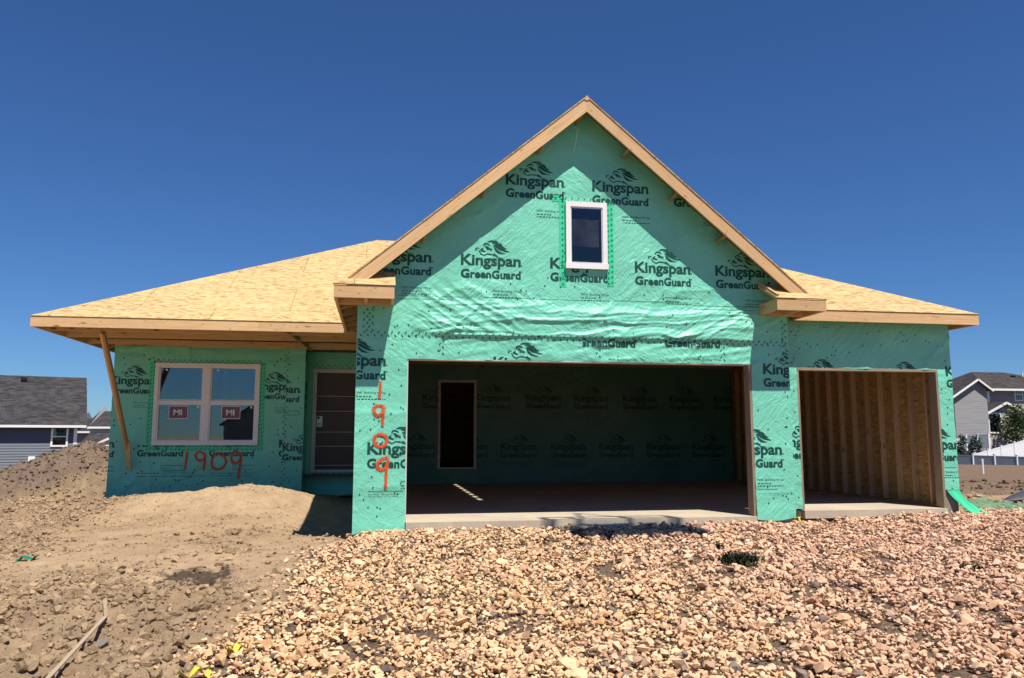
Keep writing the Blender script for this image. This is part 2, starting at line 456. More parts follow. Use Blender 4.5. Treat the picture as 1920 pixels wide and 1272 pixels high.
M = dict(
    wrap=m_wrap("green_house_wrap"),
    wrap_gloom=m_wrap("green_house_wrap_darkened", (0.085, 0.235, 0.165)),  # same wrap, darker: the garage's gloom is put into its colour
    ink=m_flat("dark_green_print", (0.006, 0.062, 0.046), 0.45, 0.4, 0.25, 9),
    cap=m_flat("black_cap_nail", (0.008, 0.028, 0.024), 0.5),
    paint=m_flat("orange_spray_paint", (0.62, 0.075, 0.012), 0.6, 0.3, 0.22, 30),
    tape=m_flat("green_flashing_tape", (0.055, 0.60, 0.30), 0.35, 0.5, 0.08, 12, 0.2),
    tape_dot=m_flat("tape_print", (0.012, 0.22, 0.13), 0.4),
    wood=m_wood("spruce_board"),
    lath=m_wood("bleached_lath", (0.50, 0.39, 0.27), (0.38, 0.29, 0.19)),
    stud=m_wood("pale_stud", (0.62, 0.43, 0.25), (0.50, 0.33, 0.175)),
    wood_in=m_wood("darkened_stud", (0.50, 0.31, 0.15), (0.37, 0.21, 0.095)),  # darker wood copy, interior shade put into its colour
    wood_grey=m_wood("weathered_jamb", (0.36, 0.285, 0.205), (0.27, 0.20, 0.14), (0.14, 0.09, 0.05)),
    osb=m_osb("roof_osb"),
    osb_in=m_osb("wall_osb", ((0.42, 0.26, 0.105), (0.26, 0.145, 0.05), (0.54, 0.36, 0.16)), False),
    concrete=m_concrete("concrete", (0.6, 0.5, 0.37)),
    conc_floor=m_concrete("garage_concrete", (0.58, 0.49, 0.365)),
    foundation=m_concrete("foundation_concrete", (0.30, 0.265, 0.215)),
    vinyl=m_flat("white_vinyl", (0.80, 0.78, 0.76), 0.35, 0.5, 0.03, 3),
    glass=m_glass("window_glass"),
    glass_dark=m_glass("gable_glass", 0.045, (0.86, 0.88, 0.88)),
    sticker=m_flat("red_sticker", (0.21, 0.095, 0.115), 0.5),
    white=m_flat("white_print", (0.80, 0.80, 0.80), 0.5, 0.3, 0.02),
    door=m_flat("brown_door", (0.085, 0.060, 0.048), 0.55, 0.4, 0.15, 5),
    door_line=m_flat("door_groove_white", (0.66, 0.62, 0.58), 0.5),
    trim_grey=m_flat("primed_frame", (0.60, 0.56, 0.52), 0.5),
    dark=m_flat("dark_interior", (0.03, 0.028, 0.026), 0.9),
    attic=m_flat("dark_crumpled_sheet", (0.36, 0.26, 0.17), 0.5, 0.3, 0.85, 3.2, 1.0),
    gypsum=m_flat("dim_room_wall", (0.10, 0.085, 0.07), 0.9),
    gravel=m_gravel(),
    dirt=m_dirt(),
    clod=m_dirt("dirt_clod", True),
    yellow=m_flat("yellow_plastic", (0.75, 0.60, 0.05), 0.4, 0.5, 0.15, 20),
    hose=m_flat("pale_hose", (0.62, 0.62, 0.60), 0.4),
    stone_grey=m_flat("grey_stone", (0.19, 0.165, 0.14), 0.9, 0.2, 0.35, 14, 0.6),
    leaf=m_flat("leaf", (0.045, 0.075, 0.02), 0.6, 0.3, 0.45, 2.5),
    leaf_dark=m_flat("evergreen_leaf", (0.03, 0.05, 0.018), 0.6, 0.3, 0.4, 3),
    weed=m_flat("withered_weed", (0.035, 0.04, 0.02), 0.8, 0.2, 0.4, 20),
    bark=m_flat("bark", (0.10, 0.075, 0.055), 0.9, 0.2, 0.3, 10),
    navy=m_siding("blue_grey_siding", (0.105, 0.122, 0.150)),
    grey_siding=m_siding("grey_siding", (0.23, 0.225, 0.225)),
    tan_siding=m_siding("taupe_siding", (0.30, 0.28, 0.255), 0.2),
    pale_siding=m_siding("pale_siding", (0.60, 0.58, 0.55), 0.2),
    shingle=m_shingle("dark_shingle", (0.042, 0.040, 0.042)),
    shingle_b=m_shingle("brown_shingle", (0.045, 0.040, 0.038)),
    white_trim=m_flat("white_trim", (0.80, 0.79, 0.76), 0.5, 0.4, 0.03),
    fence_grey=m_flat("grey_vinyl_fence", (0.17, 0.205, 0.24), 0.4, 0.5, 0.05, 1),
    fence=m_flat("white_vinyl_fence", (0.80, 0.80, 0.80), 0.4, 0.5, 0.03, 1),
    far_glass=m_glass("far_glass", 0.12, (0.2, 0.2, 0.2)),
    shell=m_flat("dark_grey_shell", (0.07, 0.07, 0.072), 0.3, 0.5, 0.2, 4),
    black=m_flat("black_lining", (0.006, 0.006, 0.006), 0.6),
    lawn=m_flat("lawn_green", (0.07, 0.10, 0.03), 0.9, 0.2, 0.35, 1.5),
)
def m_film():
    t = NT("green_plastic_film")
    t.out((0.06, 0.30, 0.17), 0.3, t.bump(t.noise(t.coord("Object"), 14, 4), 0.5, 0.02), 0.5)
    t.p.inputs["Transmission Weight"].default_value = 0.0
    for nd in list(t.t.nodes):
        if nd.type == 'OUTPUT_MATERIAL': outn = nd
    tr = t.n("ShaderNodeBsdfTransparent"); tr.inputs[0].default_value = (0.75, 0.95, 0.82, 1)
    mx = t.n("ShaderNodeMixShader"); mx.inputs[0].default_value = 0.42
    t.l(tr.outputs[0], mx.inputs[1]); t.l(t.p.outputs[0], mx.inputs[2]); t.l(mx.outputs[0], outn.inputs[0])
    return t.mat
M["film"] = m_film()

# ------------------------------------------------------------------ ground height
CREST = [tuple(on_y(x, y, 3.9)) for x, y in ((200, 941), (260, 930), (330, 925), (400, 918), (480, 912), (540, 917), (572, 925))]
CP = np.array([
    (-.65, -.2, -.17), (1, -.2, -.14), (2.4, -.2, -.13), (4.9, -.2, -.13), (5.6, .25, -.2), (6.7, .4, -.16), (8.2, .4, -.12), (9.0, .7, -.12),
    (-.36, -10, -.5), (5, -9, -.5), (-5, -9, -.55), (10, -8, -.52), (0, -5.2, -.43), (4, -5.5, -.42), (-3, -4.5, -.47), (8, -3, -.34), (12, 0, -.28), (12, 4, -.28),
    (0, -2.5, -.29), (4, -2.5, -.27), (-1.4, -2.4, -.36),
    *CREST, (-5.2, 5.4, -.36), (-4.0, 5.4, -.26), (-2.6, 5.4, -.15), (-1.8, 5.4, -.18), (-3.3, 2.6, -.10), (-4.4, 2.6, -.20), (-2.4, 2.6, -.08), (-1.15, 3.2, -.24), (-6.2, 4.1, -.04), (-7.2, 4.1, -.06), (-8.4, 4.2, -.16), (-7, 6.5, -.45), (-6, 6.5, -.47), (-5.6, 8, -.47), (-8.5, 6.5, -.42), (-3.6, 1.0, -.27), (-1.5, 1.0, -.26), (-.85, 1.2, -.34), (-.85, 3, -.32), (-.85, 5.8, -.18), (-1.5, 6.0, -.1), (-.85, -.2, -.24),
    (-7, 0, -.42), (-11, 5, -.35), (-10, -5, -.58), (-4, -1.5, -.36), (-2.2, -1.2, -.33), (-14, 10, -.6), (-5.5, 10, -.3),
    (10.5, 6, -.27), (10.5, 12, -.4), (14, 20, -.62), (20, 40, -1.05), (25, 60, -1.35), (10, 60, -1.35), (45, 60, -1.3), (-20, 42, -1.15), (-40, 42, -1.2), (-12, 60, -1.4),
    (-40, -20, -.7), (45, -20, -.5), (0, -25, -.6), (45, 20, -.7), (-40, 15, -.8)])
def _tps(r2): return np.where(r2 > 1e-12, 0.5 * r2 * np.log(np.maximum(r2, 1e-12)), 0)
_P = CP[:, :2]; _n = len(CP)
_K = _tps(((_P[:, None] - _P[None]) ** 2).sum(-1)) + np.eye(_n) * 0.02
_A = np.zeros((_n + 3, _n + 3)); _A[:_n, :_n] = _K; _A[:_n, _n] = 1; _A[:_n, _n + 1:] = _P; _A[_n, :_n] = 1; _A[_n + 1:, :_n] = _P.T
_W = np.linalg.solve(_A, np.concatenate([CP[:, 2], [0, 0, 0]]))
def base_z(x, y):
    x = np.clip(np.asarray(x, float), -40, 45); y = np.clip(np.asarray(y, float), -25, 60)
    sh = x.shape; xf = x.ravel(); yf = y.ravel(); out = np.empty(len(xf))
    for s in range(0, len(xf), 40000):
        a = xf[s:s + 40000]; b = yf[s:s + 40000]
        out[s:s + 40000] = _tps((a[:, None] - _P[None, :, 0]) ** 2 + (b[:, None] - _P[None, :, 1]) ** 2) @ _W[:_n] + _W[_n] + a * _W[_n + 1] + b * _W[_n + 2]
    return out.reshape(sh)

GL = [(-.62, .2), (-.74, -.25), (-1.2, -.95), (-1.16, -2.4), (-1.40, -3.2), (-1.46, -4.2), (-1.42, -5.2), (-1.3, -8)]   # left edge of the stone
def gravel_mask(x, y):
    """>0 inside the stone bed"""
    ys = np.array([p[1] for p in GL][::-1]); xs = np.array([p[0] for p in GL][::-1])
    xl = np.interp(y, ys, xs) + (fbm(x * 1.7, y * 1.7, 5, 3) - .5) * .5
    top = np.interp(x, [-1, 5.45, 5.5, 8.6, 8.9, 10, 12.5], [-.03, -.03, .62, .64, 1.0, 1.7, 2.9]) + (fbm(x * 2, y * 2, 8, 2) - .5) * .1
    return np.minimum(np.minimum(x - xl, top - y), 13 - x)

def rough_zone(x, y):
    """0 = trampled smooth dirt, 1 = cloddy"""
    near = sstep(-1.0, -2.6, y + .35 * (x + 3)) * sstep(-1.2, -1.9, x)
    left = sstep(-4.3, -5.6, x - .12 * y)
    heap = sstep(3.6, 4.6, y) * sstep(-5.0, -5.6, x)
    field = sstep(8.8, 9.4, x) * sstep(1.5, 3, y)
    return np.clip(near + left + heap + field + .25 * sstep(.55, .7, fbm(x * .9, y * .9, 77, 3)), 0, 1)

def ground_z(x, y, detail=True):
    x = np.asarray(x, float); y = np.asarray(y, float)
    z = base_z(x, y)
    # spoil heap left of the house
    prof = np.interp(x, [-13, -11.2, -10.3, -9.6, -8.9, -8.2, -7.5, -6.8, -6.2, -5.5], [-.5, -.35, -.15, .05, .32, .66, .84, .74, .46, -.3])
    h = np.maximum(prof - z, 0) * np.exp(-((y - 10.2) / 1.35) ** 4)
    z = z + h * (1 + .22 * (fbm(x * 1.3, y * 1.3, 40, 3) - .5))
    # low ridge of earth at the far left, a hollow with a shadowed lip
    z = z + .16 * np.exp(-(((x + 5.9) / .9) ** 2 + ((y - 1.9) / .35) ** 2)) - .14 * np.exp(-(((x + 5.9) / .7) ** 2 + ((y - 2.6) / .35) ** 2))
    # berm before the fence on the right
    z = z + .5 * np.exp(-(((y - 52) / 3.) ** 2)) * sstep(12, 18, x)
    z = z + 1.75 * sstep(57, 65, y) * sstep(10, 18, x)
    if detail:
        rz = rough_zone(x, y); g = sstep(-.05, .1, gravel_mask(x, y))
        near = sstep(70, 25, np.hypot(x, y))
        amp = (.035 + .15 * rz) * (1 - .7 * g) * near
        z = z + amp * (fbm(x * 2.2, y * 2.2, 3, 5, .55) - .5) * 1.6
        z = z + (.012 + .085 * rz) * (1 - g) * near * (ridge(x * 6, y * 6, 9, 3) - .55)
        hp = sstep(7.5, 8.6, y) * sstep(12.5, 11.8, y) * sstep(-5.4, -5.9, x)
        z = z + hp * (.34 * (fbm(x * 2.6, y * 2.6, 61, 4, .6) - .5) + .10 * (ridge(x * 7, y * 7, 64, 3) - .5))
        md = np.exp(-(((x + 3.0) / 2.4) ** 2 + ((y - 3.6) / 1.5) ** 2)) * (1 - g)
        z = z + md * (.13 * (fbm(x * 1.6, y * 1.6, 71, 4, .6) - .5) + .05 * (ridge(x * 3.2, y * 4.5, 73, 3) - .55))
        sm = (1 - rz) * (1 - g) * near
        z = z + sm * (.028 * (fbm(x * 1.1, y * 6.5, 67, 4, .6) - .5) + .030 * (fbm(x * 9, y * 9, 68, 3, .6) - .5))
        # rough hollow under the shade painted into the dirt
        dz = np.exp(-(((x - SHADE_PATCH[0]) / .42) ** 2 + ((y - SHADE_PATCH[1]) / .25) ** 2))
        z = z - .22 * dz * (fbm(x * 6, y * 6, 21, 3))
    # kept below the floors
    inside = ((x > -.5) & (x < 8.5) & (y > .12) & (y < 13)) & ~((x > 5.3) & (y < .8)) | ((x > -5.25) & (x < -.5) & (y > 5.75) & (y < 13)) & ~((x > -1.9) & (y < 6.3))
    z = np.where(inside, np.minimum(z, -.45), z)
    return z

def axis(lo, hi, step, lim, grow=1.13):
    a = list(np.arange(lo, hi + 1e-6, step)); s = step; b = []
    p = hi
    while p < lim: s *= grow; p += s; b.append(p)
    s = step; p = lo; c = []
    while p > -lim: s *= grow; p -= s; c.append(p)
    return np.array(c[::-1] + a + b)
gx = axis(-9.6, 12.5, .045, 2500); gy = axis(-6.6, 11.0, .045, 2500)
GX, GY = np.meshgrid(gx, gy)
GZ = ground_z(GX, GY)
def grid_mesh(name, X, Y, Z, mat):
    m, n = X.shape
    me = bpy.data.meshes.new(name)
    me.vertices.add(m * n)
    me.vertices.foreach_set("co", np.stack([X, Y, Z], -1).astype(np.float32).ravel())
    i = np.arange((m - 1) * n).reshape(m - 1, n)[:, :-1].ravel()
    q = np.stack([i, i + 1, i + n + 1, i + n], -1).astype(np.int32)
    me.loops.add(q.size); me.polygons.add(len(q))
    me.loops.foreach_set("vertex_index", q.ravel())
    me.polygons.foreach_set("loop_start", np.arange(0, q.size, 4, dtype=np.int32))
    me.polygons.foreach_set("use_smooth", np.ones(len(q), bool))
    me.materials.append(mat); me.update(calc_edges=True); me.validate()
    o = bpy.data.objects.new(name, me); scene.collection.objects.link(o); return o
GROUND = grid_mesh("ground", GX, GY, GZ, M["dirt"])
for nm, val in (("fines", sstep(-.12, .06, gravel_mask(GX, GY))), ("turned", rough_zone(GX, GY))):
    GROUND.data.attributes.new(nm, 'FLOAT', 'POINT').data.foreach_set("value", np.asarray(val, np.float32).ravel())
tag(GROUND, kind="structure", label="dry tan building-site dirt running out to a dark ploughed field")

# ------------------------------------------------------------------ loose stone and clods
def rock_protos(n, npts, seed, flat=0.75):
    rr = np.random.default_rng(seed); out = []
    for k in range(n):
        p = rr.normal(size=(npts, 3)); p /= np.linalg.norm(p, axis=1)[:, None]
        p *= rr.uniform(.78, 1.0, (npts, 1))
        p *= np.array([1, rr.uniform(.65, .95), rr.uniform(flat - .15, flat + .1)])
        bm = bmesh.new()
        for q in p: bm.verts.new(q)
        r = bmesh.ops.convex_hull(bm, input=bm.verts)
        for v in [g for g in r["geom_interior"] + r["geom_unused"] if isinstance(g, bmesh.types.BMVert)]:
            if v.is_valid: bm.verts.remove(v)
        bmesh.ops.triangulate(bm, faces=bm.faces)
        bm.verts.index_update()
        out.append((np.array([v.co[:] for v in bm.verts]), np.array([[v.index for v in f.verts] for f in bm.faces])))
        bm.free()
    return out

def scatter(name, pos, size, protos, mat, seed, tilt=2.0):
    rr = np.random.default_rng(seed); N = len(pos)
    pid = rr.integers(0, len(protos), N)
    a, b, c = rr.uniform(0, 2 * np.pi, N), rr.uniform(-tilt, tilt, N) * .3, rr.uniform(-tilt, tilt, N) * .3
    V = []; F = []; off = 0
    for k, (pv, pf) in enumerate(protos):
        idx = np.where(pid == k)[0]
        if len(idx) == 0: continue
        ca, sa, cb, sb, cc, sc = np.cos(a[idx]), np.sin(a[idx]), np.cos(b[idx]), np.sin(b[idx]), np.cos(c[idx]), np.sin(c[idx])
        Rm = np.empty((len(idx), 3, 3))
        Rm[:, 0, 0] = ca * cb; Rm[:, 0, 1] = ca * sb * sc - sa * cc; Rm[:, 0, 2] = ca * sb * cc + sa * sc
        Rm[:, 1, 0] = sa * cb; Rm[:, 1, 1] = sa * sb * sc + ca * cc; Rm[:, 1, 2] = sa * sb * cc - ca * sc
        Rm[:, 2, 0] = -sb; Rm[:, 2, 1] = cb * sc; Rm[:, 2, 2] = cb * cc
        w = np.einsum('nij,vj->nvi', Rm, pv) * size[idx][:, None, None] + pos[idx][:, None, :]
        V.append(w.reshape(-1, 3))
        F.append((pf[None] + (np.arange(len(idx)) * len(pv))[:, None, None]).reshape(-1, 3) + off)
        off += len(idx) * len(pv)
    V = np.concatenate(V).astype(np.float32); F = np.concatenate(F).astype(np.int32)
    me = bpy.data.meshes.new(name)
    me.vertices.add(len(V)); me.vertices.foreach_set("co", V.ravel())
    me.loops.add(F.size); me.polygons.add(len(F))
    me.loops.foreach_set("vertex_index", F.ravel())
    me.polygons.foreach_set("loop_start", np.arange(0, F.size, 3, dtype=np.int32))
    me.polygons.foreach_set("use_smooth", np.zeros(len(F), bool))
    me.materials.append(mat); me.update(calc_edges=True)
    o = bpy.data.objects.new(name, me); scene.collection.objects.link(o); return o

rg = np.random.default_rng(11)
protos = rock_protos(44, 14, 3, .62)
cell = .039
px, py = np.meshgrid(np.arange(-2.6, 13, cell), np.arange(-7.2, 3.2, cell))
px = (px + rg.uniform(-.5, .5, px.shape) * cell).ravel(); py = (py + rg.uniform(-.5, .5, py.shape) * cell).ravel()
gm = gravel_mask(px, py)
keep = (gm > 0) | ((gm > -.45) & (rg.random(len(px)) < np.exp(gm * 9) * .45))
keep &= ~((px > -.6) & (px < 5.4) & (py > -.06)) & ~((px > 5.4) & (px < 8.6) & (py > .6))
gap = fbm(px * 5.2, py * 5.2, 91, 2); keep &= ~(rg.random(len(px)) < sstep(.68 - .085 * sstep(0, 3, px), .73 - .085 * sstep(0, 3, px), gap) * .92)
px, py = px[keep], py[keep]
sz = np.clip(rg.lognormal(math.log(.0225), .40, len(px)), .009, .075)
pz = ground_z(px, py) + sz * rg.uniform(.05, .75, len(px)) + .012
# second, sparser layer lying on top
k2 = rg.random(len(px)) < .42
k2 &= gravel_mask(px, py) > -.1; k2 &= fbm(px * 5.2, py * 5.2, 91, 2) < .56
p2 = np.stack([px[k2] + rg.uniform(-.03, .03, k2.sum()), py[k2] + rg.uniform(-.03, .03, k2.sum()), pz[k2] + rg.uniform(.02, .045, k2.sum())], -1)
s2 = np.clip(rg.lognormal(math.log(.0255), .40, len(p2)), .018, .085)
pos = np.concatenate([np.stack([px, py, pz], -1), p2]); siz = np.concatenate([sz, s2])
tag(scatter("gravel", pos, siz, protos, M["gravel"], 5), "bed of tan crushed stone spread in front of the garage openings", "gravel", kind="stuff")

protos_c = rock_protos(24, 18, 9, .7)
def clods(n, x0, x1, y0, y1, smin, smax, seed):
    r = np.random.default_rng(seed)
    x = r.uniform(x0, x1, n); y = r.uniform(y0, y1, n)
    z_ = rough_zone(x, y) * (.35 + .9 * sstep(.42, .62, fbm(x * 1.5, y * 1.5, 51, 3))) + .05
    k = (r.random(n) < z_) & (gravel_mask(x, y) < -.02) & ~((x > -5.45) & (y > 5.5) & (x < 8.8))
    x, y = x[k], y[k]
    s = smin * (smax / smin) ** (r.random(len(x)) ** 3.2)
    return np.stack([x, y, ground_z(x, y) + s * .25], -1), s
c1 = clods(46000, -6.5, -1.0, -6.0, 1.5, .007, .072, 1)
c2 = clods(46000, -11, -4.6, 0, 11.5, .010, .065, 2)
c3 = clods(22000, 8.9, 22, 1.5, 30, .02, .13, 3)
c4 = clods(90000, -6.2, -.8, -3, 5.0, .005, .026, 4)
pos = np.concatenate([c1[0], c2[0], c3[0], c4[0]]); siz = np.concatenate([c1[1], c2[1], c3[1], c4[1]])
tag(scatter("dirt_clods", pos, siz, protos_c, M["clod"], 6), "dry clods and crumbs of earth strewn over the rough dirt", "dirt clods", kind="stuff")

# ------------------------------------------------------------------ printed wrap: the repeating logo
def text_tris(body, offset=0.0, space=1.0):
    cu = bpy.data.curves.new("print", 'FONT'); cu.body = body; cu.size = 1.0; cu.offset = offset; cu.resolution_u = 3
    cu.space_character = space
    ob = bpy.data.objects.new("print", cu); scene.collection.objects.link(ob)
    dg = bpy.context.evaluated_depsgraph_get(); dg.update()
    me = bpy.data.meshes.new_from_object(ob.evaluated_get(dg))
    bm = bmesh.new(); bm.from_mesh(me); bmesh.ops.triangulate(bm, faces=bm.faces)
    bm.verts.index_update()
    v = np.array([w.co[:2] for w in bm.verts]); f = [[w.index for w in g.verts] for g in bm.faces]
    bm.free(); bpy.data.objects.remove(ob); bpy.data.curves.remove(cu); bpy.data.meshes.remove(me)
    return v, f
def poly_tris(poly):
    bm = bmesh.new(); vs = [bm.verts.new((x, y, 0)) for x, y in poly]
    f = bm.faces.new(vs); bmesh.ops.triangulate(bm, faces=[f]); bm.verts.index_update()
    out = (np.array([v.co[:2] for v in bm.verts]), [[v.index for v in g.verts] for g in bm.faces]); bm.free()
    return out
_Kv, _ = text_tris("K", 0.0); KH = _Kv[:, 1].max()
def fit_text(body, x0, x1, base, cap, offset=0.0, space=1.0):
    v, f = text_tris(body, offset, space)
    sx = (x1 - x0) / (v[:, 0].max() - v[:, 0].min())
    v = v.copy(); v[:, 0] = (v[:, 0] - v[:, 0].min()) * sx + x0; v[:, 1] = v[:, 1] * cap / KH + base
    return v, f
def zoom(poly):      # outline measured on the sheet, in units of the word's width (0.83 m)
    k = .83 / 1127.0
    return [((x - 135) * k, (548 + .046 * (x - 135) - y) * k) for x, y in poly]
LION = [
    [(620, 128), (660, 104), (700, 95), (790, 100), (850, 142), (800, 128), (740, 122), (690, 130), (650, 128)],
    [(700, 146), (745, 132), (800, 138), (870, 165), (940, 228), (1005, 268), (930, 258), (850, 205), (770, 165)],
    [(728, 188), (770, 182), (820, 192), (900, 245), (985, 290), (1070, 322), (980, 320), (880, 288), (800, 242)],
    [(742, 215), (790, 255), (860, 308), (920, 338), (990, 352), (900, 357), (830, 342), (775, 290)],
    [(850, 140), (890, 165), (935, 225), (900, 200), (868, 165)],
    [(548, 205), (552, 165), (580, 146), (625, 145), (660, 165), (690, 205), (648, 182), (600, 168), (574, 178), (570, 208)],
    [(578, 206), (600, 200), (640, 215), (690, 258), (718, 302), (660, 268), (612, 246), (588, 226)],
    [(600, 232), (612, 240), (640, 265), (660, 290), (620, 270)],
    [(690, 232), (705, 250), (722, 290), (700, 268)],
    [(488, 272), (525, 243), (560, 236), (536, 262), (560, 286), (606, 308), (570, 318), (512, 302)],
    [(458, 284), (480, 290), (510, 345), (560, 372), (622, 344), (700, 350), (750, 378), (690, 374), (628, 362), (562, 392), (496, 356)],
    [(398, 258), (408, 240), (432, 233), (486, 246), (470, 254), (432, 246), (416, 258), (420, 272), (446, 268), (430, 284), (408, 286)],
    [(730, 362), (778, 334), (764, 358), (802, 376), (836, 412), (790, 402), (742, 388)],
    [(788, 402), (850, 424), (965, 440), (870, 440), (810, 424)],
]
def make_logo(fine=True):
    parts = [fit_text("Kingspan", 0, .83, 0, .145, .026, 0.98)]
    parts.append(fit_text("G", .0, .120, -.178, .112, .042))
    parts.append(fit_text("reenGuard", .132, .83, -.178, .106, .036, 1.04))
    for p in LION: parts.append(poly_tris(zoom(p)))
    ring = [(.845 + .009 * math.cos(a), .008 + .009 * math.sin(a)) for a in np.linspace(0, 2 * math.pi, 9)[:-1]]
    parts.append(poly_tris(ring)); parts.append(poly_tris([(x, y - .085) for x, y in ring]))
    if fine:
        parts.append(fit_text("MAX", .44, .535, -.365, .024, .0)); parts.append(fit_text("Building Wrap", .56, .84, -.365, .024, .0))
        for i, (a, b, y) in enumerate(((.44, .66, -.41), (.44, .85, -.445))):
            x = a; r = random.Random(i)
            while x < b:
                w = r.uniform(.012, .045); parts.append(poly_tris([(x, y), (min(x + w, b), y), (min(x + w, b), y + .012), (x, y + .008)])); x += w + .014
    V = []; F = []; o = 0
    for v, f in parts:
        V.append(v); F += [[i + o for i in t] for t in f]; o += len(v)
    bm = bmesh.new()
    vs = [bm.verts.new((x, y, 0)) for x, y in np.concatenate(V)]
    for t in F:
        try: bm.faces.new([vs[i] for i in t])
        except ValueError: pass
    for it in range(2):
        long = [e for e in bm.edges if e.calc_length() > .05]
        if long: bmesh.ops.subdivide_edges(bm, edges=long, cuts=1)
        bmesh.ops.triangulate(bm, faces=[f for f in bm.faces if len(f.verts) > 3])
    return bm
LOGO = make_logo()

def creases(s, z, seed):
    """long pulled creases between taut areas, metres"""
    w = fbm(s * .6, z * .6, seed, 2) - .5
    v = ridge((s + .5 * w) * 1.6, (z - .2 * s) * .35, seed + 1, 1) ** 7
    h = ridge((s + w) * .3, (z + .25 * w) * 1.7, seed + 2, 1) ** 7
    q = ridge((s * .7 + z * .7 + w) * .5, (z * .7 - s * .7 + .5 * w) * 2.1, seed + 3, 1) ** 6
    m = sstep(.42, .6, fbm(s * .8, z * .8, seed + 4, 2))
    return .012 * v * m + .010 * h * (1 - m) + .013 * q * sstep(.4, .6, fbm(s * .7 + 5, z * .7, seed + 5, 2))
class Wall:
    """a film-covered wall: (s, z) sheet coordinates, disp() gives the wrinkles; prints, nails and paint follow them"""
    def __init__(self, origin, sdir, normal, disp):
        self.o = Vector(origin); self.s = Vector(sdir); self.n = Vector(normal); self.d = disp; self.mb = MB(); self.slopes = None
    def P(self, s, z, out=0.0):
        s = np.asarray(s, float); z = np.asarray(z, float)
        d = self.d(s, z) + out
        return np.stack([self.o[i] + s * self.s[i] + (z if i == 2 else 0) + d * self.n[i] for i in range(3)], -1)
    def sheet(self, s0, s1, z0, z1, res=.03, mat=0):
        """z0, z1 numbers or functions of s"""
        f0 = z0 if callable(z0) else (lambda s: np.full_like(s, z0)); f1 = z1 if callable(z1) else (lambda s: np.full_like(s, z1))
        ns = max(2, int((s1 - s0) / res) + 1); s = np.linspace(s0, s1, ns)
        h = float(np.max(f1(s) - f0(s))); nz = max(2, int(h / res) + 1)
        v = np.linspace(0, 1, nz)[:, None]
        S = np.repeat(s[None], nz, 0); Z = f0(s)[None] * (1 - v) + f1(s)[None] * v
        P = self.P(S, Z)
        fl = self.s.cross(Vector((0, 0, 1))).dot(self.n) > 0
        if not fl: P = P[:, ::-1]; S = S[:, ::-1]; Z = Z[:, ::-1]
        self.mb.grid(P, mat, np.stack([S, Z], -1))
    def flat(self, bm_or_poly, s0, z0, k=1.0, clip=None, out=.004, mat=1, rot=0.0, kz=1.0):
        if isinstance(bm_or_poly, list):
            bm = bmesh.new(); bm.faces.new([bm.verts.new((x, y, 0)) for x, y in bm_or_poly]); bmesh.ops.triangulate(bm, faces=bm.faces)
        else: bm = bm_or_poly.copy()
        ca, sa = math.cos(rot), math.sin(rot)
        for v in bm.verts:
            x, y = v.co.x * k, v.co.y * k * kz
            v.co = (x * ca - y * sa + s0, x * sa + y * ca + z0, 0)
        if clip:
            for co, no in (((clip[0], 0, 0), (-1, 0, 0)), ((clip[1], 0, 0), (1, 0, 0)), ((0, clip[2], 0), (0, -1, 0)), ((0, clip[3], 0), (0, 1, 0))):
                bmesh.ops.bisect_plane(bm, geom=bm.verts[:] + bm.edges[:] + bm.faces[:], plane_co=co, plane_no=no, clear_outer=True)
            bmesh.ops.triangulate(bm, faces=bm.faces)
        if self.slopes:
            for co, no in self.slopes:
                bmesh.ops.bisect_plane(bm, geom=bm.verts[:] + bm.edges[:] + bm.faces[:], plane_co=co, plane_no=no, clear_outer=True)
            bmesh.ops.triangulate(bm, faces=bm.faces)
        if bm.faces:
            bm.verts.index_update()
            co = np.array([v.co[:2] for v in bm.verts]); P = self.P(co[:, 0], co[:, 1], out)
            fl = self.s.cross(Vector((0, 0, 1))).dot(self.n) > 0
            b = len(self.mb.v); self.mb.v.extend(map(tuple, P.tolist()))
            for f in bm.faces:
                i = [v.index for v in f.verts]
                up = f.normal.z > 0
                if up != fl: i = i[::-1]
                self.mb.f.append(tuple(b + j for j in i)); self.mb.m.append(mat); self.mb.smooth.append(False)
                self.mb.uv.extend([tuple(co[j]) for j in i])
        bm.free()
    def logo(self, s, z, clip=None, k=1.0): self.flat(LOGO, s, z, k, clip, rot=-.004)
    def nails(self, pts, r=.0095):
        for s, z in pts:
            c = [(s + r * math.cos(a), z + r * math.sin(a)) for a in np.linspace(0, 2 * math.pi, 9)[:-1]]
            p = self.P(np.array([q[0] for q in c]), np.array([q[1] for q in c]), .007)
            q = self.P(np.array([q[0] for q in c]), np.array([q[1] for q in c]), .001)
            fl = self.s.cross(Vector((0, 0, 1))).dot(self.n) > 0
            self.mb.face(p if fl else p[::-1], 2)
            for i in range(8):
                t = [q[i], q[(i + 1) % 8], p[(i + 1) % 8], p[i]]
                self.mb.face(t if fl else t[::-1], 2)
    def line(self, s0, s1, z, th=.006, dz=0.0, dash=None, out=.004):
        x = s0; r = random.Random(int(s0 * 1000) + int(z * 777))
        while x < s1:
            w = .12 if dash is None else r.uniform(*dash)
            e = min(x + w, s1); za = z + dz * (x - s0); zb = z + dz * (e - s0)
            self.flat([(x, za), (e, zb), (e, zb + th), (x, za + th)], 0, 0, out=out)
            x = e + (0 if dash is None else r.uniform(.006, .02))
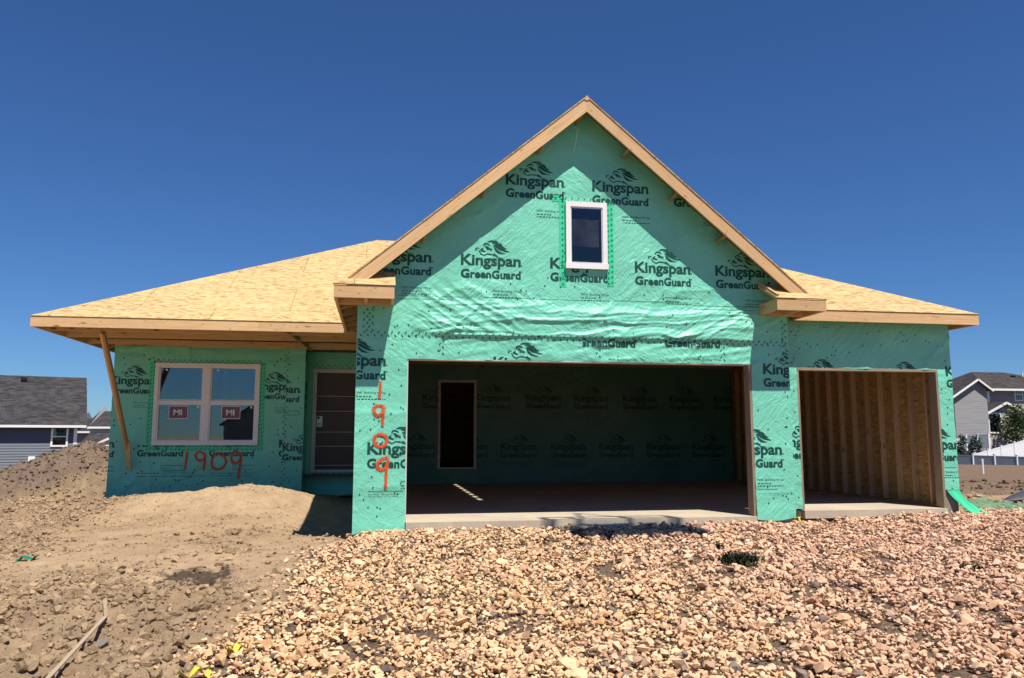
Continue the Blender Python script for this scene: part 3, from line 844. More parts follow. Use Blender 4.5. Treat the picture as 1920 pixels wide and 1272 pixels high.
    def stitch(self, s0, z0, s1, z1, step=.045, size=.018, mat=1):
        """zigzag row of printed dashes along a taped lap"""
        L = math.hypot(s1 - s0, z1 - z0); n = int(L / step); ds, dz = (s1 - s0) / L, (z1 - z0) / L
        for i in range(n):
            t = (i + .5) * step; off = .022 * (1 if i % 2 else -1)
            c = (s0 + ds * t - dz * off, z0 + dz * t + ds * off); a = (.9 if i % 2 else -.9)
            ux, uz = math.cos(a), math.sin(a); w = size; h = size * .33
            self.flat([(c[0] - ux * w + uz * h, c[1] - uz * w - ux * h), (c[0] + ux * w + uz * h, c[1] + uz * w - ux * h),
                       (c[0] + ux * w - uz * h, c[1] + uz * w + ux * h), (c[0] - ux * w - uz * h, c[1] - uz * w + ux * h)], 0, 0, out=.006, mat=mat)
    def stroke(self, pts, w, mat=3, seed=0):
        """a spray-painted stroke with a ragged edge and overspray specks"""
        r = random.Random(seed); P = []
        for i in range(len(pts) - 1):
            p0 = pts[max(i - 1, 0)]; p1 = pts[i]; p2 = pts[i + 1]; p3 = pts[min(i + 2, len(pts) - 1)]
            for k in range(6):
                t = k / 6
                P.append(tuple(.5 * (2 * p1[j] + (p2[j] - p0[j]) * t + (2 * p0[j] - 5 * p1[j] + 4 * p2[j] - p3[j]) * t * t + (3 * p1[j] - p0[j] - 3 * p2[j] + p3[j]) * t ** 3) for j in (0, 1)))
        P.append(pts[-1])
        L = []; Rr = []
        for i, p in enumerate(P):
            a = P[max(i - 1, 0)]; b = P[min(i + 1, len(P) - 1)]
            d = Vector((b[0] - a[0], b[1] - a[1])); d = d.normalized() if d.length > 1e-9 else Vector((1, 0)); e = Vector((-d.y, d.x))
            L.append((p[0] + e.x * w * r.uniform(.40, .58), p[1] + e.y * w * r.uniform(.40, .58)))
            Rr.append((p[0] - e.x * w * r.uniform(.40, .58), p[1] - e.y * w * r.uniform(.40, .58)))
        for i in range(len(P) - 1):
            self.flat([Rr[i], Rr[i + 1], L[i + 1], L[i]], 0, 0, out=.0065 + .00012 * i, mat=mat)
        for i in range(len(P) * 9):
            p = r.choice(P); a = r.uniform(0, 6.28); d = w * (.45 + abs(r.gauss(0, .35))); q = r.uniform(.0012, .004)
            c = (p[0] + d * math.cos(a), p[1] + d * math.sin(a))
            self.flat([(c[0] - q, c[1] - q), (c[0] + q, c[1] - q), (c[0] + q, c[1] + q), (c[0] - q, c[1] + q)], 0, 0, out=.006, mat=mat)

# ------------------------------------------------------------------ the house
HOUSE = empty("unfinished_house", (0, 0, 0))
tag(HOUSE, "unfinished single-storey house in printed green house wrap with bare yellow sheathing roof and open garage", "house")
W_, H_ = 4.88, 2.13
XP, XR2 = -.656, 5.46              # garage front: left and right corner
S, T1, T2, TH, XR = .659, 5.952, 8.33, 2.153, 8.607     # third bay
AX, AZ, SL, OV = 2.41, 5.805, .8404, .345
ZB, ZT = 2.838, 2.994              # eave boards
WY, XL, XWR = 5.60, -5.377, -1.823
DY = 6.16
YB = 8.31
FY, RFY, FXL, FXR = 2.93, .313, -5.83, 8.889
def roofz(x): return AZ - SL * np.abs(np.asarray(x, float) - AX)

# --- slab
mb = MB()
outl = [(-.62, .03), (0.012, .03), (0.012, -.04), (W_ - .012, -.04), (W_ - .012, .03), (5.43, .03), (5.43, .70), (T1 + .012, .70), (T1 + .012, .61), (T2 + .03, .61), (T2 + .03, .70), (8.57, .70), (8.57, YB - .01), (-.62, YB - .01)]
mb.prism(outl, lambda u, v, t: (u, v, t), -.115, 0.0)
mb.build("garage_slab", M["conc_floor"], HOUSE)
mb = MB()
mb.prism([(-.60, .05), (5.42, .05), (5.42, .72), (8.56, .72), (8.56, YB - .02), (-.60, YB - .02)], lambda u, v, t: (u, v, t), -.6, -.12)
mb.prism([(-.60, .032), (0.0, .032), (0.0, .045), (-.60, .045)], lambda u, v, t: (u, v, t), -.3, -.005)
mb.build("foundation", M["foundation"], HOUSE)

# --- front gable wall of the garage
def d_front(s, z):
    d = .006 * (fbm(s * 5, z * 5, 1, 3) - .5) + .004 * (ridge((s * .8 + z * .6) * 4, (z * .8 - s * .6) * 14, 2) - .5)
    band = sstep(2.40, 2.50, z) * sstep(3.02, 2.80, z) * sstep(-.1, .5, s) * sstep(5.05, 4.75, s)
    warp = .35 * (fbm(s * .8, z * 1.5, 4, 2) - .5)
    w2 = .30 * (fbm(s * 1.1, z * 2.2, 24, 3) - .5)
    d = d + band * (.030 * (ridge(s * .55 + 3, (z + w2 - .035 * s) * 14, 6, 2) ** 2 - .3) + .024 * (ridge(s * .28, (z + .6 * w2 - .03 * s) * 6, 26, 1) ** 1.5 - .35) + .014)
    zz = sstep(2.46, 2.56, z) * sstep(3.35, 2.95, z)
    d = d + zz * sstep(-.2, .3, s) * sstep(2.3, 1.1, s) * .024 * (ridge((z + .62 * s + .5 * w2) * 9, (s - .5 * z) * .5, 27, 2) ** 2 - .25)
    d = d + zz * sstep(2.9, 4.0, s) * sstep(4.95, 4.8, s) * .022 * (ridge((z - .50 * s + .5 * w2) * 9, (s + .5 * z) * .5, 28, 2) ** 2 - .25)
    # upper course laps over the lower one and hangs loose
    lap = sstep(2.445, 2.465, z) * sstep(2.9, 2.6, z) * sstep(.25, .5, s) * sstep(4.93, 4.90, s)
    d = d + .02 * lap
    head = sstep(2.47, 2.40, z) * sstep(2.1, 2.2, z) * sstep(.4, .8, s) * sstep(5.0, 4.8, s)
    d = d + head * .030 * (ridge((s + .5 * z) * 1.5, (z - .15 * s) * 9, 14, 2) - .4)
    # bottoms of the piers hang loose
    low = sstep(.35, -.1, z)
    d = d + low * (.022 * (ridge(s * 2 + z * 2.5, z * 5 - s, 18, 2) - .3) + .012)
    return d + .006 + creases(s, z, 200)
F = Wall((0, 0, 0), (1, 0, 0), (0, -1, 0), d_front)
F.slopes = [((AX, AZ - .045, 0), Vector((SL, 1, 0)).normalized()), ((AX, AZ - .045, 0), Vector((-SL, 1, 0)).normalized())]
F.sheet(XP - .01, 0, lambda s: -.145 + .015 * np.sin(s * 9), H_, .028)
F.sheet(W_, XR2 + .005, lambda s: -.055 + .02 * np.sin(s * 7) + .03 * (s - W_), H_, .028)
F.sheet(XP - .01, XR2 + .005, H_, 2.465, .02)
zt_ = lambda s: roofz(s) - .035
F.sheet(XP - .01, XR2 + .005, 2.465, 3.05, .014)
F.sheet(XP - .01, AX, 3.05, zt_, .03); F.sheet(AX, XR2 + .005, 3.05, zt_, .03)
def fp(x, y): p = on_y(x, y, 0); return p.x, p.z
for (x, y) in ((948, 346), (1110, 358.5), (1262.6, 364.5), (692, 488), (864, 496), (1031.5, 503), (1190, 510.5), (1341, 517)):
    s, z = fp(x, y); F.logo(s, z, (XP, XR2, 2.47, 9))
s, z = fp(724, 686); F.logo(s - .835, z, (XP, 0, -1, 2.46))
s, z = fp(688.5, 851.5); F.logo(s, z, (XP, -.005, -1, 3))
s, z = fp(1430.5, 701.5); F.logo(s, z, (W_, XR2, -1, 2.46))
s, z = fp(1465.7, 851.7); F.logo(s - .83, z, (W_, XR2, -1, 2.46))
s, z = fp(1096, 650); F.logo(s - .10, z + .18, (s - .03, W_, H_ + .01, 2.452))
s, z = fp(1245, 650); F.logo(s, z + .18, (0, W_ - .1, H_ + .01, 2.452))
s, z = fp(925, 690); F.logo(s, z, (0.4, W_, H_ + .01, 2.452))
# thin printed rules
for (x0, x1, y) in ((745, 880, 556), (905, 1090, 560), (1150, 1290, 566), (1300, 1412, 575), (1300, 1412, 582), (745, 850, 562), (1418, 1470, 578)):
    s0, z = fp(x0, y); s1, _ = fp(x1, y); F.line(s0, s1, z + .01, .005)
s0, z = fp(690, 922); F.line(s0, -.02, z, .006); F.line(s0, -.05, z - .04, .004, dash=(.02, .05)); F.line(s0, -.05, z - .065, .004, dash=(.02, .05))
s0, z = fp(1421, 918); F.line(W_ + .03, W_ + .33, z, .005); F.line(W_ + .03, XR2 - .08, z - .055, .003, dash=(.02, .06)); F.line(W_ + .03, XR2 - .1, z - .075, .003, dash=(.02, .06))
# taped laps
F.stitch(XP + .02, 2.455, XR2 - .02, 2.43); F.stitch(XP + .10, 2.48, XP + .10, 2.82); F.stitch(XP + .17, 2.48, XP + .17, 2.82); F.stitch(XR2 - .06, 2.15, XR2 - .06, 2.82)
F.stitch(.45, 2.18, .45, 2.44); F.stitch(2.62, 2.18, 2.62, 2.44); F.stitch(4.45, 2.16, 4.45, 2.42)
nl = []
for k in range(60):
    s = rnd.uniform(XP + .05, XR2 - .05); z = rnd.choice([rnd.uniform(2.16, 2.9)] * 5 + [rnd.uniform(0, 2.1), rnd.uniform(3, 3.2)])
    if z < H_ + .03 and -.03 < s < W_ + .03: continue
    nl.append((s, z))
for k in range(26): nl.append((rnd.uniform(XP + .05, -.04), rnd.uniform(.05, 2.1)))
for k in range(16): nl.append((rnd.uniform(W_ + .05, XR2 - .03), rnd.uniform(.1, 2.1)))
for k in range(14): nl.append((rnd.uniform(1.0, 4.0), rnd.uniform(2.95, 3.4)))
F.nails(nl)
# sprayed house number, one figure above the other
def fpx(pts): return [fp(x, y) for x, y in pts]
F.stroke(fpx([(713, 716), (713, 732), (711, 747)]), .032, seed=1)
F.stroke(fpx([(719, 763), (707, 761), (701, 770), (707, 780), (718, 775), (719, 765), (718, 780), (717, 799)]), .032, seed=2)
F.stroke(fpx([(716, 815), (705, 818), (701, 827), (706, 836), (717, 838), (725, 829), (722, 819), (712, 815)]), .032, seed=3)
F.stroke(fpx([(727, 858), (714, 862), (707, 872), (712, 881), (722, 878), (728, 864), (724, 884), (723, 916)]), .032, seed=4)
F.mb.build("front_wall", [M["wrap"], M["ink"], M["cap"], M["paint"]], HOUSE)
# sheathing and framing behind the film
mb = MB()
mb.box(XP, -.002, .012, .15, -.12, H_ + .0, 0); mb.box(W_ + .002, XR2 - .0, .012, .15, -.05, H_, 0)
mb.prism([(XP, H_ + .001), (XR2, H_ + .001), (XR2, float(roofz(XR2)) - .05), (AX, AZ - .05), (XP, float(roofz(XP)) - .05)], lambda u, v, t: (u, t, v), .012, .15, 0)
o = mb.build("wall_sheathing", M["osb_in"], HOUSE)
# --- jambs and header trim of the double opening
for nm, (a, b, c, d, e, f) in (("door_jamb", (-.001, .014, -.006, .16, .001, H_ - .012)), ("door_jamb", (W_ - .038, W_ + .001, -.006, .16, .001, H_ - .013)), ("door_header", (-.001, W_ + .001, -.006, .16, H_ - .012, H_ + .004))):
    mb = MB(); mb.box(a, b, c, d, e, f); mb.build(nm, M["wood_grey"] if a > 1 else M["trim_grey"], HOUSE)

# --- third bay wall
def d_third(s, z):
    d = .006 * (fbm(s * 5, z * 5, 61, 3) - .5) + .004 * (ridge((s * .7 + z * .7) * 3, (z * .7 - s * .7) * 12, 62) - .5)
    d = d + sstep(.5, .0, z) * (.02 * (ridge(s * 4, z * 4, 63) - .3) + .01)
    return d + .006 + creases(s, z, 210)
B = Wall((0, S, 0), (1, 0, 0), (0, -1, 0), d_third)
B.sheet(XR2, XR + .005, TH, ZB + .12, .025)
B.sheet(XR2 + .2, T1, lambda s: .0 + .03 * np.sin(s * 11), TH, .025); B.sheet(T2 + .03, XR + .005, .28, TH, .025)
def bp(x, y): p = on_y(x, y, S); return p.x, p.z
for (x, y) in ((1493, 716), (1650, 720)):
    s, z = bp(x, y); B.logo(s, z, (XR2, XR, TH + .006, 3))
s, z = bp(1772, 705); B.logo(s, z, (T2 + .03, XR, .3, 3)); s, z = bp(1785, 842); B.logo(s - .70, z, (T2 + .034, XR, .3, 3))
s, z = bp(1480, 850); B.logo(s - .2, z + .1, (XR2 + .22, T1, 0, 3))
B.stitch(XR2 + .30, TH + .02, XR2 + .30, ZB)
B.line(T2 + .05, XR - .02, .62, .006); B.line(T2 + .05, XR - .05, .5, .003, dash=(.02, .05))
B.nails([(rnd.uniform(XR2 + .3, XR - .05), rnd.uniform(TH + .06, ZB - .03)) for k in range(34)] + [(rnd.uniform(T2 + .06, XR - .03), rnd.uniform(.3, TH)) for k in range(9)] + [(T1 - .06, .2 + .32 * k) for k in range(6)])
B.mb.build("third_bay_wall", [M["wrap"], M["ink"], M["cap"]], HOUSE)
mb = MB(); mb.box(XR2 + .01, XR, S + .012, S + .15, TH, ZB); mb.box(XR2 + .01, T1, S + .012, S + .15, .03, TH - .001); mb.box(T2 + .04, XR, S + .012, S + .15, .28, TH - .001)
mb.build("wall_sheathing", M["osb_in"], HOUSE)
mb = MB(); mb.box(T2 + .045, XR - .004, S + .02, S + .16, -.3, .279); mb.build("foundation_return", M["foundation"], HOUSE)
for nm, (a, b, c, d, e, f) in (("door_jamb", (T2, T2 + .04, S - .012, S + .16, .001, TH - .036)), ("door_jamb", (T1, T1 + .036, S - .006, S + .16, .001, TH - .036)), ("door_header", (T1, T2 + .04, S - .012, S + .16, TH - .036, TH + .006))):
    mb = MB(); mb.box(a, b, c, d, e, f); mb.build(nm, M["wood_grey"], HOUSE)
# loose foot of the film at the right corner, blown outwards
m, n = 16, 10
P = np.zeros((m, n, 3))
for i in range(m):
    for j in range(n):
        v = i / (m - 1); u = j / (n - 1)
        z = .30 - .40 * v
        out = .02 + .34 * v ** 1.7
        left = T2 + .05 + .33 * v ** 1.2; right = XR + .01 + (.42 * v ** 2.2)
        P[i, j] = (left + (right - left) * u, S - out * .55 + .02 * math.sin(u * 9 + v * 5) * v, z + .02 * math.sin(u * 6) * v)
mb = MB(); mb.grid(P, 0, np.zeros((m, n, 2)))
mb.build("loose_film_flap", M["tape"], HOUSE)

# --- other exterior walls
def d_side(s, z): return .006 + .008 * (fbm(s * 4, z * 4, 71, 3) - .5) + .006 * (ridge(s * 2 + z, z * 6, 72) - .5)
for nm, org, sd, nr, s0, s1, z0, z1 in (
        ("garage_side_wall", (XP, 0, 0), (0, -1, 0), (-1, 0, 0), -DY, 0, -.15, ZB), ("house_side_wall", (XL, 0, 0), (0, -1, 0), (-1, 0, 0), -13.2, -WY, -.2, ZB),
        ("rear_wall", (0, 13.2, 0), (-1, 0, 0), (0, 1, 0), -XR, -XL, -.4, ZB), ("right_side_wall", (XR, 0, 0), (0, 1, 0), (1, 0, 0), S, 13.2, .1, ZB)):
    A = Wall(org, sd, nr, d_side); A.sheet(s0, s1, z0, z1, .06)
    for k in range(int((s1 - s0) / 1.25)):
        for q, zz in enumerate((.55, 1.75)):
            A.logo(s0 + .15 + k * 1.25 + .5 * q, zz, (s0, s1, 0, 3))
    A.mb.build(nm, [M["wrap"], M["ink"]], HOUSE)
mb = MB()
mb.box(XP + .012, XP + .14, .16, DY, -.1, ZB); mb.box(XL + .012, XL + .14, WY + .16, 13.05, -.3, ZB)
mb.box(XL + .012, XR - .012, 13.06, 13.19, -.3, ZB)
mb.build("wall_sheathing", M["osb_in"], HOUSE)

# --- window wall on the left
def d_left(s, z):
    d = .007 * (fbm(s * 4.5, z * 4.5, 81, 3) - .5) + .006 * (ridge((s * .75 + z * .65) * 2.2, (z * .75 - s * .65) * 8, 82) - .5)
    d = d + sstep(2.45, 2.8, z) * .03 * (ridge(s * 1.5, z * 7, 83) - .4)
    d = d + sstep(.8, .1, z) * .02 * (ridge(s * 2.5 + z, z * 4 - s, 84) - .4)
    return d + .007 + 1.6 * creases(s, z, 220)
WX1, WX2, WZ1, WZ2 = -4.628, -2.675, .94, 2.52
L = Wall((0, WY, 0), (1, 0, 0), (0, -1, 0), d_left)
L.sheet(XL - .005, WX1 + .02, -.35, ZB, .03); L.sheet(WX2 - .02, XWR + .005, -.35, ZB, .03)
L.sheet(WX1 + .02, WX2 - .02, -.35, WZ1 + .02, .03); L.sheet(WX1 + .02, WX2 - .02, WZ2 - .02, ZB, .03)
def lp(x, y): p = on_y(x, y, WY); return p.x, p.z
seam = lp(535.5, 750)[0]
s, z = lp(206, 720); L.logo(s, z, (XL, WX1 - .08, 0, 3))
s, z = lp(473, 731); L.logo(s, z, (WX2 + .09, seam, 0, 3)); s, z = lp(480, 736); L.logo(s, z, (seam + .005, XWR, 0, 3))
s, z = lp(258, 838); L.logo(s, z, (XL, WX2, 0, WZ1 - .0)); s, z = lp(393, 838); L.logo(s, z, (WX1, seam, 0, WZ1))
s, z = lp(214, 839); L.logo(s - .83, z, (XL, WX1, 0, 3))
s, z = lp(529.6, 846); L.logo(s, z, (seam - .02, XWR, 0, 3)); s, z = lp(523, 839); L.logo(s, z, (XL, seam - .03, 0, 3))
for (x0, x1, y) in ((256, 352, 888), (258, 420, 894), (392, 470, 888), (395, 470, 893), (200, 215, 884), (305, 350, 884)):
    s0, z = lp(x0, y); s1, _ = lp(x1, y); L.line(s0, s1, z, .008)
L.stitch(seam, .1, seam, ZB - .03, .06, .02)
L.nails([(rnd.uniform(XL + .05, WX1 - .12), rnd.uniform(.1, 2.75)) for k in range(24)] + [(rnd.uniform(WX2 + .12, XWR - .05), rnd.uniform(.1, 2.75)) for k in range(26)] + [(rnd.uniform(WX1, WX2), rnd.uniform(.1, .8)) for k in range(20)], .014)
L.stroke([lp(*q) for q in [(351, 848), (350, 862), (347, 880)]], .036, seed=11)
L.stroke([lp(*q) for q in [(384, 852), (374, 847), (367, 855), (374, 864), (384, 860), (385, 852), (384, 868), (382, 882)]], .036, seed=12)
L.stroke([lp(*q) for q in [(404, 853), (398, 862), (398, 874), (406, 880), (418, 877), (424, 866), (419, 855), (408, 851)]], .036, seed=13)
L.stroke([lp(*q) for q in [(451, 852), (440, 848), (434, 858), (438, 868), (448, 866), (453, 852), (450, 872), (447, 898)]], .036, seed=14)
L.mb.build("window_wall", [M["wrap"], M["ink"], M["cap"], M["paint"]], HOUSE)
mb = MB()
mb.box(XL + .001, WX1 + .03, WY + .012, WY + .15, -.3, ZB); mb.box(WX2 - .03, XWR - .012, WY + .012, WY + .15, -.3, ZB)
mb.box(WX1 + .031, WX2 - .031, WY + .012, WY + .15, -.3, WZ1 + .03); mb.box(WX1 + .031, WX2 - .031, WY + .012, WY + .15, WZ2 - .03, ZB)
mb.build("wall_sheathing", M["osb_in"], HOUSE)
# recess beside the entry
def d_rec(s, z): return .006 + .03 * (ridge(s * 4 + z * .4, z * 1.3, 91) - .4) * sstep(0, .2, s) + .006 * (fbm(s * 5, z * 5, 92, 2) - .5)
A = Wall((XWR, 0, 0), (0, 1, 0), (1, 0, 0), d_rec); A.sheet(WY, DY, -.35, ZB, .03)
A.logo(WY - .4, 1.85, (WY + .02, DY - .04, 0, 3)); A.mb.build("recess_wall", [M["wrap"], M["ink"]], HOUSE)
PX1, PX2, PZ1, PZ2 = -1.70, -.70, .385, 2.49
def d_door(s, z): return .008 + .03 * (ridge(s * 2.2 + z, z * 5, 95) - .4) * (sstep(.4, .2, z) + sstep(2.45, 2.6, z)) + .006 * (fbm(s * 5, z * 5, 96, 2) - .5)
A = Wall((0, DY, 0), (1, 0, 0), (0, -1, 0), d_door)
A.sheet(XWR, PX1 + .02, .02, ZB, .03); A.sheet(PX1 + .02, XP, PZ2 - .01, ZB, .03)
A.sheet(XWR, XP, lambda s: .0 - .10 * np.sin((s - XWR) / (XP - XWR) * math.pi), PZ1 + .01, .03)
A.stitch(PX1, PZ1 - .05, XP, PZ1 - .05, .06, .02); A.stitch(PX1 - .03, PZ2 + .05, XP, PZ2 + .05, .06, .02)
A.mb.build("entry_wall", [M["wrap"], M["ink"]], HOUSE)
mb = MB(); mb.box(XWR + .01, PX1 + .03, DY + .012, DY + .15, -.1, ZB); mb.box(PX1 + .031, XP, DY + .012, DY + .15, -.1, PZ1); mb.box(PX1 + .031, XP, DY + .012, DY + .15, PZ2, ZB)
mb.build("wall_sheathing", M["osb_in"], HOUSE)

# --- entry door
D = empty("entry_door", (PX1, DY, PZ1), HOUSE)
mb = MB()
mb.box(PX1, PX1 + .075, DY - .035, DY + .10, PZ1, PZ2); mb.box(PX1 + .075, PX2, DY - .035, DY + .10, PZ2 - .075, PZ2); mb.box(PX1 + .075, PX2, DY - .045, DY + .10, PZ1, PZ1 + .045)
mb.build("door_frame", M["trim_grey"], D)
mb = MB(); dz = PZ2 - .075 - PZ1 - .045; zs = [0, .045, .24, .385, .60, .755, 1.0]
for a, b in zip(zs, zs[1:]):
    mb.box(PX1 + .077, PX2, DY + .0, DY + .045, PZ1 + .045 + a * dz + .005, PZ1 + .045 + b * dz - .005, 0)
mb.box(PX1 + .077, PX2, DY + .006, DY + .05, PZ1 + .046, PZ2 - .076, 1)
mb.build("door_panel", [M["door"], M["door_line"]], D)
mb = MB(); mb.box(PX1 + .09, PX1 + .20, DY - .012, DY - .004, 1.30, 1.52, 0); mb.box(PX1 + .10, PX1 + .145, DY - .02, DY - .013, 1.46, 1.51, 1)
for k in range(3): mb.box(PX1 + .105, PX1 + .18, DY - .0145, DY - .0125, 1.33 + .02 * k, 1.337 + .02 * k, 1)
mb.build("door_tag", [M["white"], M["black"]], D)

# --- twin window
WN = empty("twin_window", ((WX1 + WX2) / 2, WY, WZ1), HOUSE)
mb = MB(); y0, y1 = WY - .045, WY + .06
xm = (WX1 + WX2) / 2 - .02; fr = .07
mb.box(WX1, WX2, y0, y1, WZ2 - fr, WZ2); mb.box(WX1, WX2, y0 - .012, y1, WZ1, WZ1 + fr)
mb.box(WX1, WX1 + fr, y0, y1, WZ1 + fr, WZ2 - fr); mb.box(WX2 - fr, WX2, y0, y1, WZ1 + fr, WZ2 - fr); mb.box(xm - .065, xm + .065, y0, y1, WZ1 + fr, WZ2 - fr)
zm = (WZ1 + WZ2) / 2 + .03
for a, b in ((WX1 + fr, xm - .065), (xm + .065, WX2 - fr)):
    mb.box(a, b, y0 + .012, y1, zm - .028, zm + .028)
    for c, d, e in ((WZ1 + fr, zm - .028, .022), (zm + .028, WZ2 - fr, .034)):       # sashes
        mb.box(a, a + .028, y0 + e, y1, c, d); mb.box(b - .028, b, y0 + e, y1, c, d)
        mb.box(a + .028, b - .028, y0 + e, y1, c, c + .026); mb.box(a + .028, b - .028, y0 + e, y1, d - .022, d)
mb.build("window_frame", M["vinyl"], WN)
for a, b in ((WX1 + fr, xm - .065), (xm + .065, WX2 - fr)):
    for c, d in ((WZ1 + fr, zm - .028), (zm + .028, WZ2 - fr)):
        mb = MB(); mb.box(a + .02, b - .02, WY + .01, WY + .018, c + .015, d - .015); mb.build("pane", M["glass"], WN)
    # sticker with its two letters
    mb = MB(); cx = (a + b) / 2 - .03; z0, z1 = zm - .305, zm - .080; w = .165
    mb.box(cx - w - .012, cx + w + .012, WY + .0035, WY + .007, z0 - .012, z1 + .012, 1); mb.box(cx - w, cx + w, WY - .001, WY + .003, z0, z1, 0)
    v, f = fit_text("MI", cx - .085, cx + .07, (z0 + z1) / 2 - .05, .10, .03)
    for t in f: mb.face([(v[i, 0], WY - .003, v[i, 1]) for i in t], 1)
    mb.build("window_sticker", [M["sticker"], M["white"]], WN)
    mb = MB(); mb.box(b - .10, b - .065, WY + .002, WY + .006, zm - .11, zm - .065); mb.build("small_label", M["white"], WN)
    mb = MB(); mb.tube([(a + .13, WY + .003, WZ2 - fr - .06), (a + .13, WY + .009, WZ2 - fr - .06)], .022); mb.build("round_label", M["white"], WN)
def tape(wall, strips, parent, name="flashing_tape", laps=()):
    T = Wall(wall.o, wall.s, wall.n, lambda s, z, f=wall.d: f(s, z) + .004)
    for (a, b, c, d, rows) in strips:
        T.sheet(a, b, c, d, .03, 0)
        r = random.Random(int(a * 100)); vert = (d - c) > (b - a)
        L_ = (d - c) if vert else (b - a); n = int(L_ / .075)
        for i in range(n):
            for q in range(rows):
                t = (i + .5 + .25 * (q % 2)) / n * L_; w = ((q + .5) / rows) * ((b - a) if vert else (d - c))
                x, z = (a + w, c + t) if vert else (a + t, c + w)
                if x > b - .01 or z > d - .01: continue
                k = .016
                T.flat([(x - k, z - k * .5), (x + k * .4, z - k), (x + k, z + k * .6), (x - k * .4, z + k)], 0, 0, out=.004, mat=1)
    for a in laps: T.stitch(*a, mat=2)
    return T.mb.build(name, [M["tape"], M["tape_dot"], M["ink"]], parent)
tape(L, [(WX1 - .10, WX1 + .01, WZ1 - .12, WZ2 + .02, 2), (WX2 - .01, WX2 + .10, WZ1 - .12, WZ2 + .02, 2), (WX1 + .012, WX2 - .012, WZ1 - .11, WZ1 + .0, 2)], WN, laps=((WX1 - .04, WZ2 + .035, WX2 + .06, WZ2 + .035, .05, .02), (WX1 - .12, WZ2 + .10, WX1 + .12, WZ2 + .0, .05, .02)))

# --- gable window
GX1, GX2, GZ1, GZ2 = 2.170, 2.766, 3.435, 4.386
GW = empty("gable_window", ((GX1 + GX2) / 2, 0, GZ1), HOUSE)
mb = MB()
mb.box(GX1, GX2, -.05, .05, GZ2 - .07, GZ2); mb.box(GX1 - .01, GX2 + .01, -.065, .05, GZ1 - .01, GZ1 + .07); mb.box(GX1, GX1 + .065, -.05, .05, GZ1 + .07, GZ2 - .07); mb.box(GX2 - .065, GX2, -.05, .05, GZ1 + .07, GZ2 - .07)
mb.box(GX1 + .065, GX2 - .065, -.035, .05, GZ2 - .095, GZ2 - .07); mb.box(GX1 + .065, GX2 - .065, -.035, .05, GZ1 + .07, GZ1 + .09)
mb.box(GX1 + .065, GX1 + .085, -.035, .05, GZ1 + .09, GZ2 - .095); mb.box(GX2 - .085, GX2 - .065, -.035, .05, GZ1 + .09, GZ2 - .095)
mb.build("window_frame", M["vinyl"], GW)
mb = MB(); mb.box(GX1 + .08, GX2 - .08, -.040, -.034, GZ1 + .085, GZ2 - .09); mb.build("pane", M["glass_dark"], GW)
nx_, nz_ = 22, 34; X_, Z_ = np.meshgrid(np.linspace(GX1 + .05, GX2 - .05, nx_), np.linspace(GZ1 + .05, GZ2 - .05, nz_))
mb = MB(); mb.box(GX1 + .05, GX2 - .05, -.026, -.022, GZ1 + .05, GZ2 - .05); mb.build("attic_dark_panel", M["black"], GW)  # flat black panel stands in for the unlit attic behind the pane
Z_ = GZ1 + .30 + (Z_ - GZ1 - .05) * .46 + .05 * fbm(X_ * 6, X_ * 0, 3, 2) - .05 * (X_ - GX1); X_ = GX1 + .05 + (X_ - GX1 - .05) * .86
mb = MB(); mb.grid(np.stack([X_, -.0275 - .006 * fbm(X_ * 6, Z_ * 12, 7, 3), Z_], -1)); mb.build("attic_sheet", M["attic"], GW)
tape(F, [(GX1 - .09, GX1 + .005, GZ1 - .27, GZ2 + .05, 1), (GX2 - .005, GX2 + .10, GZ1 - .24, GZ2 + .02, 2), (GX1 - .19, GX1 - .09, GZ2 + .0, GZ2 + .09, 1)], GW, laps=((GX1 - .06, GZ2 + .03, GX2 + .05, GZ2 + .025, .045, .016),))
mb = MB(); p0 = on_y(1083, 243, -.1); p1 = on_y(1075, 287, -.08); mb.tube([p0, (p0 + p1) / 2 + Vector((.006, 0, 0)), p1], .004, 0, 5); mb.build("dangling_string", M["white"], HOUSE)

# --- roof sheathing (skins with real thickness)
def skin(mb, pts, th=.014, mat=0, ax=(1, 0, 0), up=None):
    pts = [Vector(p) for p in pts]; n = (pts[1] - pts[0]).cross(pts[2] - pts[0]).normalized()
    if n.z < 0: pts = pts[::-1]; n = -n
    a = Vector(ax); a = (a - n * a.dot(n)).normalized(); b = n.cross(a)
    uv = [(p.dot(a) + .7, p.dot(b) + .35) for p in pts]
    mb.face(pts, mat, uv)
    lo = [p - n * th for p in pts]
    mb.face(lo[::-1], mat, uv[::-1])
    for i in range(len(pts)):
        j = (i + 1) % len(pts); mb.face([pts[i], lo[i], lo[j], pts[j]], mat)
ez = ZT + .014
mp = .522
ye, yr_, xl, xr = FY - .012, 8.26, FXL - .012, FXR + .012
rise = mp * (yr_ - ye); rz = ez + rise; run = yr_ - ye
yb2 = yr_ + run
ytf = RFY - .012
xv = lambda z: AX + (AZ + .014 - z) / SL
mb = MB()
skin(mb, [(xl, ye, ez), (2 * AX - xv(ez), ye, ez), (2 * AX - xv(rz), yr_, rz), (xl + run, yr_, rz)])
skin(mb, [(xl, ye, ez), (xl + run, yr_, rz), (xl, yb2, ez)], ax=(0, 1, 0))
skin(mb, [(xl, yb2, ez), (xl + run, yr_, rz), (xr - run, yr_, rz), (xr, yb2, ez)])
skin(mb, [(xr, ytf, ez), (xr, yb2, ez), (xr - run, yr_, rz), (xr - run, ytf + run, rz)], ax=(0, 1, 0))
skin(mb, [(xv(ez), ytf, ez), (xr, ytf, ez), (xr - run, ytf + run, rz), (xv(rz), ytf + run, rz)])
